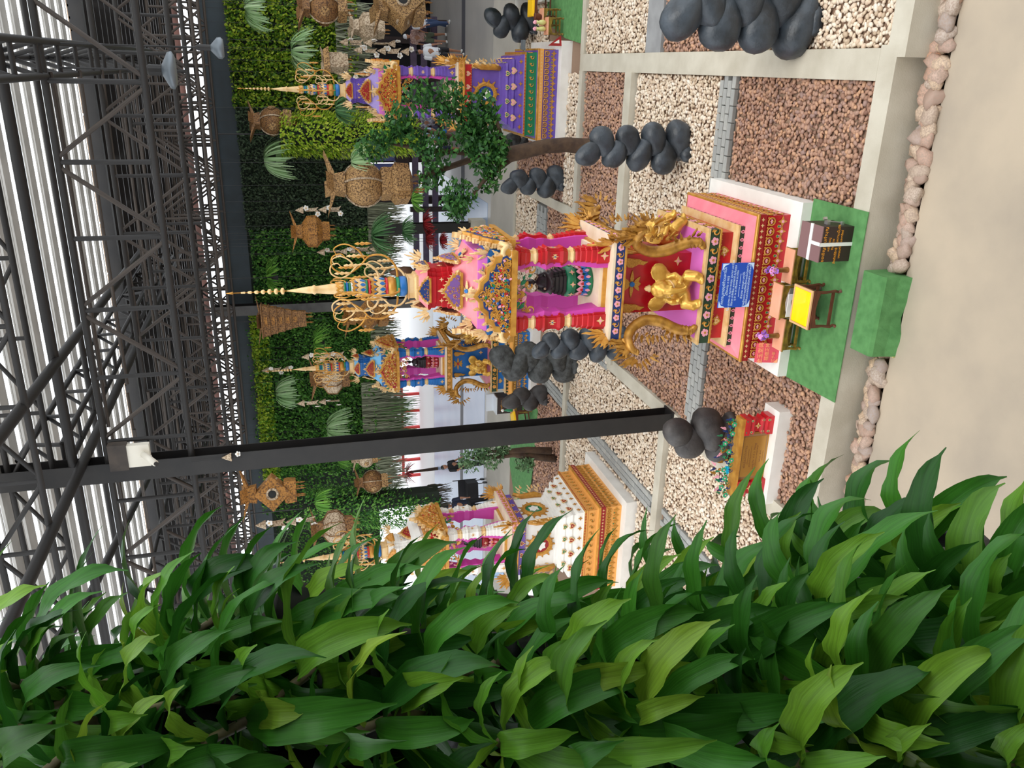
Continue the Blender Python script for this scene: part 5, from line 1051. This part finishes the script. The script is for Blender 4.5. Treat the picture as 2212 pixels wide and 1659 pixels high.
# ================================================================ PEOPLE
SKIN = mat('skin', (170, 120, 92), .55); HAIR = mat('dark_hair', (30, 24, 22), .5)
def capsule(b, a, c, r0, r1, n=5):
    return b.tube([Vector(a).lerp(Vector(c), k/n) for k in range(n+1)], [r0+(r1-r0)*k/n for k in range(n+1)], 8).blob(a, (r0,)*3, 1).blob(c, (r1,)*3, 1)
def person(loc, rz, h, label, shirt, pants, hair=HAIR, short=True, armf=(.05, .05), stride=.12, cap=None, bag=None, long=False):
    t = thing('person', label, 'person', loc, rz); s = h/1.7; J = {}
    b = MB().blob((0, 0, 1.57), (.075, .095, .115), 2).tube([(0, .01, 1.36), (0, 0, 1.5)], [.06, .052], 8).blob((0, -.095, 1.56), (.016, .022, .024), 1)
    for q in (-1, 1): b.blob((q*.077, .0, 1.57), (.012, .022, .032), 1).blob((q*.03, -.088, 1.59), (.012, .008, .009), 1)
    b.tube([(0, 0, .88), (0, 0, 1.05), (0, 0, 1.22), (0, .0, 1.36)], [.13, .125, .15, .1], 10)
    sh = MB().loft([[(rx*math.cos(a), ry*math.sin(a), z) for a in np.linspace(0, 2*PI, 15)[:-1]] for rx, ry, z in ((.185, .13, .84), (.175, .125, 1.0), (.19, .13, 1.2), (.205, .12, 1.34), (.15, .1, 1.42), (.075, .07, 1.45))])
    pa = MB().loft([[(rx*math.cos(a), ry*math.sin(a), z) for a in np.linspace(0, 2*PI, 15)[:-1]] for rx, ry, z in ((.17, .125, .78), (.18, .13, .9), (.168, .12, .98))])
    shoe = MB()
    for q in (-1, 1):
        hip = Vector((q*.09, 0, .88)); kn = Vector((q*.1, -.04+q*stride*.5, .48)); an = Vector((q*.1, q*stride+.02, .09))
        capsule(b, hip, kn, .085, .06); capsule(b, kn, an, .056, .036); capsule(b, an, an+Vector((0, -.13, -.045)), .04, .03)
        capsule(pa, hip, hip.lerp(kn, .8) if short else kn, .105, .09)
        if not short: capsule(pa, kn, an, .085, .062)
        shoe.blob(an+Vector((0, -.06, -.045)), (.05, .125, .045), 2)
        f = armf[0 if q < 0 else 1]; so_ = Vector((q*.19, 0, 1.37)); el = so_+Vector((q*.06, -f*.6, -.27)); ha = el+Vector((-q*.02, -.1-f, -.2+f*.5))
        capsule(b, so_, el, .052, .04); capsule(b, el, ha, .038, .026); b.blob(ha+Vector((0, -.02, -.05)), (.024, .035, .055), 1)
        for k in range(4): b.tube([ha+Vector((q*.012*(k-1.5), -.03, -.08)), ha+Vector((q*.014*(k-1.5), -.045, -.15+.01*abs(k-1.5)))], [.011, .008], 5)
        b.tube([ha+Vector((0, -.045, -.04)), ha+Vector((-q*.02, -.085, -.085))], [.012, .009], 5)
        capsule(sh, so_, so_.lerp(el, .75), .075, .062)
    remesh(b.ob('body', SKIN, t, True, scale=s), .013, 2); remesh(sh.ob('shirt', shirt, t, True, scale=s), .016, 3); remesh(pa.ob('trousers' if not short else 'shorts', pants, t, True, scale=s), .016, 3); shoe.ob('shoes', mat('shoe_white', (220, 220, 216), .6), t, True, scale=s)
    hb = MB().blob((0, .02, 1.615), (.086, .1, .1), 2)
    if long: hb.blob((0, .06, 1.48), (.095, .06, .16), 2)
    remesh(hb.ob('hair', hair, t, True, scale=s), .014, 2)
    if cap: MB().lathe([(.092, 1.61), (.09, 1.66), (.06, 1.71), (.003, 1.725)], 12).bx(-.06, .06, -.17, -.07, 1.6, 1.615).ob('cap', cap, t, True, scale=s)
    if bag: MB().blob((.22, .02, .95), (.07, .13, .16), 2).tube([(.22, 0, 1.1), (.1, .02, 1.46), (-.05, .05, 1.44)], .012).ob('bag', bag, t, True, scale=s)
    return t
WS = mat('white_shirt', (228, 228, 232), .8); BK = mat('black_cloth', (26, 26, 30), .8); NV = mat('navy_cloth', (28, 36, 58), .8); PKC = mat('rose_print', (206, 176, 164), .8, 0, (150, 104, 96), 22); OLV = mat('olive_cloth', (96, 104, 84), .8); JN = mat('denim', (44, 62, 96), .8); LBC = mat('pale_blue_cloth', (170, 196, 224), .8); BLC = mat('blue_cloth', (30, 110, 180), .7)
F0 = -.32
def pl(x, y): p = gr(x, y, F0); return (p.x, p.y, F0)
person(pl(1001, 115), .3, 1.68, 'person in a white shirt and black shorts walking right of the purple shrine', WS, BK)
person(pl(966, 82), -.3, 1.66, 'person in a rose printed shirt, olive shorts and white cap', PKC, OLV, cap=WS)
person(pl(970, 52), .6, 1.68, 'person in jeans and white top behind the square lantern', WS, JN, short=False, stride=.2)
person(pl(985, 262), 2.6, 1.62, 'person with long brown hair in a black and white top left of the purple shrine', mat('mono_print', (200, 196, 204), .8, 0, (60, 54, 66), 12), BK, mat('brown_hair', (92, 66, 54), .5), long=True)
person(pl(992, 290), -.5, 1.6, 'person in pale top with blue shorts and a dark bag behind the tree', LBC, BLC, bag=NV)
person(pl(1003, 325), .4, 1.62, 'person in a loose white shirt and navy shorts behind the tree branches', WS, NV)
pm = gr(1062, 1083, F0)
person((pm.x, pm.y, F0), .5, 1.72, 'person in a navy polo shirt and cap beside the black trolley', NV, BK, cap=NV, short=False, armf=(.15, .1))
pm = gr(1048, 1000, F0)
person((pm.x, pm.y, F0), 1.2, 1.65, 'person in dark clothes behind the small two-trunk tree', BK, BK, short=False)
pm = gr(1165, 1262, -.06)
person((-14.2, 20.5, F0), .8, 1.66, 'person with dark hair and pale blue shirt behind the white shrine', LBC, NV, short=False)
person((-14.9, 21.5, F0), .2, 1.6, 'person with dark hair in black beside the pale blue shirt', BK, BK, short=False)
pm = gr(1050, 1056, F0)
t = thing('trolley', 'black wheeled trolley with an upright back beside the person in navy', 'trolley', (pm.x, pm.y, F0), .2)
MB().bx(-.35, .35, -.25, .25, .35, .75).ob('box', BK, t); MB().bx(-.35, .35, .22, .26, .75, 1.0).ob('back', BK, t)
for sx in (-1, 1):
    MB().tube([(sx*.35, .25, .3), (sx*.35, .25, 1.2)], .02).ob('frame_tube', STEEL, t)
    for sy in (-1, 1): MB().tube([(sx*.3, sy*.22, .09), (sx*.34, sy*.22, .09)], .09, 12).ob('wheel', STEEL, t); MB().tube([(sx*.3, sy*.22, .09), (sx*.3, sy*.22, .36)], .015).ob('leg', STEEL, t)
# ================================================================ NEAR PLANTS
def leafmat(name, cols, tr):
    M = mat(name, cols[0], .42, 0, objrand=cols, trans=tr, spec=.3); nt = M.node_tree; N = nt.nodes; L = nt.links.new
    t = N.new('ShaderNodeTexCoord'); mp = N.new('ShaderNodeMapping'); mp.inputs['Scale'].default_value = (2.5, 75, 2.5); n = N.new('ShaderNodeTexNoise'); n.inputs['Scale'].default_value = 1; n.inputs['Detail'].default_value = 3
    L(t.outputs['Object'], mp.inputs[0]); L(mp.outputs[0], n.inputs['Vector'])
    hs = N.new('ShaderNodeHueSaturation'); rr = N.new('ShaderNodeMapRange'); rr.inputs[1].default_value = .3; rr.inputs[2].default_value = .7; rr.inputs[3].default_value = .78; rr.inputs[4].default_value = 1.2
    L(n.outputs[0], rr.inputs[0]); L(rr.outputs[0], hs.inputs['Value'])
    ramp = [x for x in N if x.bl_idname == 'ShaderNodeValToRGB'][0]; L(ramp.outputs[0], hs.inputs['Color'])
    b = N['Principled BSDF']; L(hs.outputs[0], b.inputs['Base Color']); tn = [x for x in N if x.bl_idname == 'ShaderNodeBsdfTranslucent'][0]; L(hs.outputs[0], tn.inputs[0])
    bp = N.new('ShaderNodeBump'); bp.inputs['Strength'].default_value = .25; bp.inputs['Distance'].default_value = .004; L(n.outputs[0], bp.inputs['Height']); L(bp.outputs[0], b.inputs['Normal'])
    return M
LG = leafmat('broad_leaf', [(30, 76, 22), (48, 104, 28), (66, 128, 36), (40, 92, 28), (98, 146, 42)], .24)
LL = leafmat('young_leaf', [(92, 146, 38), (118, 160, 44), (76, 134, 36), (136, 164, 50)], .32)
def leafmesh(m, delta, wd, wav, tw, seed):
    r = random.Random(seed); K = 15; rings = []; p = Vector((0, 0, 0)); V = []; F = []
    for k in range(K+1):
        s = k/K; a = -delta*s**1.4; d = Vector((math.cos(a), 0, math.sin(a)))
        nrm = Vector((-math.sin(a), 0, math.cos(a)))
        w_ = wd*max(.1, math.sin(PI*s**.88))**.85 if s < .93 else wd*.12
        if k == K: w_ = .004
        tt = tw*s
        for j in (-1, -.5, 0, .5, 1):
            y = w_*j; fold = abs(j)**1.5*w_*.3; z = fold+(wav*math.sin(k*1.5+seed*1.3+(2.1 if j > 0 else 0))*abs(j)*w_ if 1 < k < K else 0)
            yy = y*math.cos(tt)-z*math.sin(tt); zz = y*math.sin(tt)+z*math.cos(tt)
            V.append(tuple(p+Vector((0, yy, 0))+nrm*zz))
        p = p+d*(1/K)
    for k in range(K):
        for j in range(4): a = k*5+j; F.append((a, a+1, a+6, a+5))
    b = MB(); b.add(V, F); return b.mesh('leaf', m, True)
LGM = [leafmesh(LG, d, w_, .16, t_, i) for i, (d, w_, t_) in enumerate(((1.4, .1, .3), (1.7, .11, -.4), (1.9, .095, .2), (2.2, .1, .5), (1.6, .115, -.6), (1.9, .105, .7), (2.5, .095, -.3), (1.2, .1, .1)))]
LLM = [leafmesh(LL, d, w_, .2, t_, 20+i) for i, (d, w_, t_) in enumerate(((1.6, .1, .3), (2.0, .11, -.4), (2.4, .1, .5), (1.8, .12, .2)))]
STEMM = mat('cane', (112, 104, 62), .7, 0, (84, 74, 48), 20)
PTM = MB().lathe([(.075, 0), (.1, .19), (.112, .19), (.112, .22), (.1, .22), (.09, .17), (.005, .17)], 14).mesh('pot', mat('black_pot', (22, 22, 22), .6), True)
PTS = [(1253, 1462, 2.15), (1777, 1293, 2.3), (1683, 1535, 2.2), (1871, 1488, 2.1), (1975, 1185, 2.75), (574, 1340, 2.5), (410, 1335, 2.6), (650, 1240, 2.85), (870, 1345, 2.5), (1010, 1310, 2.6), (1120, 1340, 2.45), (1235, 1300, 2.6), (1360, 1230, 2.75), (1480, 1205, 2.85), (1664, 1332, 2.35), (2015, 1254, 2.5),
       (340, 1530, 2.3), (60, 1490, 2.6), (150, 1430, 2.7), (215, 1400, 2.8), (480, 1260, 2.8), (740, 1410, 2.4), (620, 1490, 2.25), (900, 1490, 2.2), (1050, 1450, 2.3), (1450, 1400, 2.3), (1400, 1550, 2.1), (1560, 1450, 2.25), (1560, 1290, 2.5), (2130, 1340, 2.4), (2110, 1500, 2.2), (1960, 1610, 2.1), (1290, 1620, 2.1), (1100, 1600, 2.1), (800, 1570, 2.15), (470, 1590, 2.2),
       (290, 1630, 2.25), (70, 1610, 2.3), (1740, 1640, 2.1), (2190, 1630, 2.1), (740, 1270, 2.8), (1610, 1175, 2.9), (1750, 1190, 2.85), (1880, 1200, 2.75), (2190, 1270, 2.5), (400, 1440, 2.45), (950, 1230, 2.9), (1130, 1240, 2.9), (830, 1240, 2.95), (20, 1400, 2.75), (1830, 1390, 2.3), (1340, 1340, 2.5), (560, 1420, 2.4)]
rows = {}
ORD = ('first', 'second', 'third', 'fourth', 'fifth', 'sixth', 'seventh', 'eighth', 'ninth', 'tenth', 'eleventh', 'twelfth', 'thirteenth')
RN = ('highest', 'second', 'third', 'fourth', 'lowest')
for x, y, d in PTS: rows.setdefault(min(4, int(max(x, 0)/445)), []).append((y, x, d))
rp = random.Random(3)
FRAME = Matrix((AU, FW, Vector((0, 0, 1)))).transposed()
def dracaena(C, label, n=15, young=6, Lf=.36, group=None, axis=None, pot=True):
    t = thing('potted_dracaena', label, 'plant', C, 0, group)
    ax = axis or (Vector((0, 0, 1))*rp.uniform(.55, 1.0)+R0*rp.uniform(-.5, .3)-FW*rp.uniform(.4, .9)).normalized()
    e1 = ax.orthogonal().normalized(); e2 = ax.cross(e1)
    for i in range(n):
        a = i*2.39996+rp.uniform(-.25, .25); f = i/(n-1)
        el = 1.0-.95*f+rp.uniform(-.15, .15)
        dr = (e1*math.cos(a)+e2*math.sin(a))*math.cos(el)+ax*math.sin(el)
        X = dr.normalized(); Y = Vector((0, 0, 1)).cross(X)
        if Y.length < .15: Y = e1.cross(X)
        Y.normalize(); Z = X.cross(Y)
        me = rp.choice(LLM) if i < young and rp.random() < .7 else rp.choice(LGM)
        L = Lf*(.62+.5*f**.6)*rp.uniform(.85, 1.15)
        o = put(me, 'leaf', t); M = Matrix((X, Y, Z)).transposed().to_4x4() @ Matrix.Diagonal((L, L*rp.uniform(.9, 1.15), L, 1)); M.translation = ax*(.05-.12*f); o.matrix_local = M
    q = -ax*.16-AU*.1+FW*.14-Vector((0, 0, .08))
    MB().tube([ax*.04, -ax*.1, q*.7+Vector((0, 0, -.02)), q], [.012, .014, .014, .016], 6).ob('cane', STEMM, t, True)
    if pot: put(PTM, 'pot', t, q-Vector((0, 0, .2)), (rp.uniform(-.2, .2), rp.uniform(-.2, .2), 0))
    return t
for r_ in sorted(rows):
    for k, (y, x, d) in enumerate(sorted(rows[r_])):
        C = CAM+ray(x, y+(80 if x < 340 else 130 if y < 1320 and x < 1700 else 40 if y < 1420 else 0))*d
        dracaena(C, 'long leaved potted plant in the dense foliage wall, %s tier, %s from its outer edge' % (RN[r_], ORD[k]), rp.choice((14, 16, 18)), 6, .385*(d/2.4)**.3, 'potted plants of the near foliage wall')
# plants one step deeper, in the dark between the front ones
k = 0
for i, x in enumerate(range(-60, 2300, 150)):
    for j in range(3):
        y = 1440+j*95+rp.uniform(-35, 35)
        if x < 330 and j == 0: continue
        C = CAM+ray(x+rp.uniform(-40, 40), y)*rp.uniform(2.85, 3.3); k += 1
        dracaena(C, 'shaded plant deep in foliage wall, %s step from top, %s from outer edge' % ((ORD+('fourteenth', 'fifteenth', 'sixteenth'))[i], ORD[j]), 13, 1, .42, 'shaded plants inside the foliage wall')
# rack that carries the pots
rk = thing('plant_rack', 'dark steel rack carrying the potted plants at the left of the viewer', 'rack', CAM+ray(1100, 1640)*3.2)
o0 = rk.location
SHADEB = mat('shade_black', (18, 18, 18), .7)
for x in (-100, 330, 760, 1190, 1620, 2050):
    a = CAM+ray(x, 1480)*3.45-o0; b_ = CAM+ray(x, 1950)*3.6-o0
    rod(rk, 'shelf_rail', a, b_, .016, CYL)
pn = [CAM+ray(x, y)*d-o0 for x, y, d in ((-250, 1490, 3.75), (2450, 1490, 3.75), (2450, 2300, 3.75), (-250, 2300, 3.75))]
MB().add([tuple(p) for p in pn]+[tuple(p+FW*.02) for p in pn], [(0, 1, 2, 3), (7, 6, 5, 4), (0, 4, 5, 1), (1, 5, 6, 2), (2, 6, 7, 3), (3, 7, 4, 0)]).ob('shade_sheet', SHADEB, rk)  # added black sheet, stands in for the shade between the leaves
# finish: lettering to plain meshes
bpy.context.view_layer.update(); dg = bpy.context.evaluated_depsgraph_get()
for o in [o for o in bpy.data.objects if o.type == 'FONT']:
    me = bpy.data.meshes.new_from_object(o.evaluated_get(dg)); q = put(me, o.name, o.parent, o.location, o.rotation_euler, o.scale); nm = o.name
    bpy.data.objects.remove(o); q.name = nm

# viewer's unseen gallery: slab, ceiling and rear wall added to shade the near plants
BLOCKM = mat('blocker_concrete', (120, 116, 110), .8, 0, (104, 100, 96), 1.5)
struct('ceiling_blocker', MB().bx(-12, 8, -6, .6, 8.9, 9.1), BLOCKM); struct('floor_blocker', MB().bx(-12, 8, -6, .5, 4.4, 4.62), BLOCKM); struct('wall_blocker', MB().bx(-12, 8, -6.2, -6, -.3, 9.1), BLOCKM)
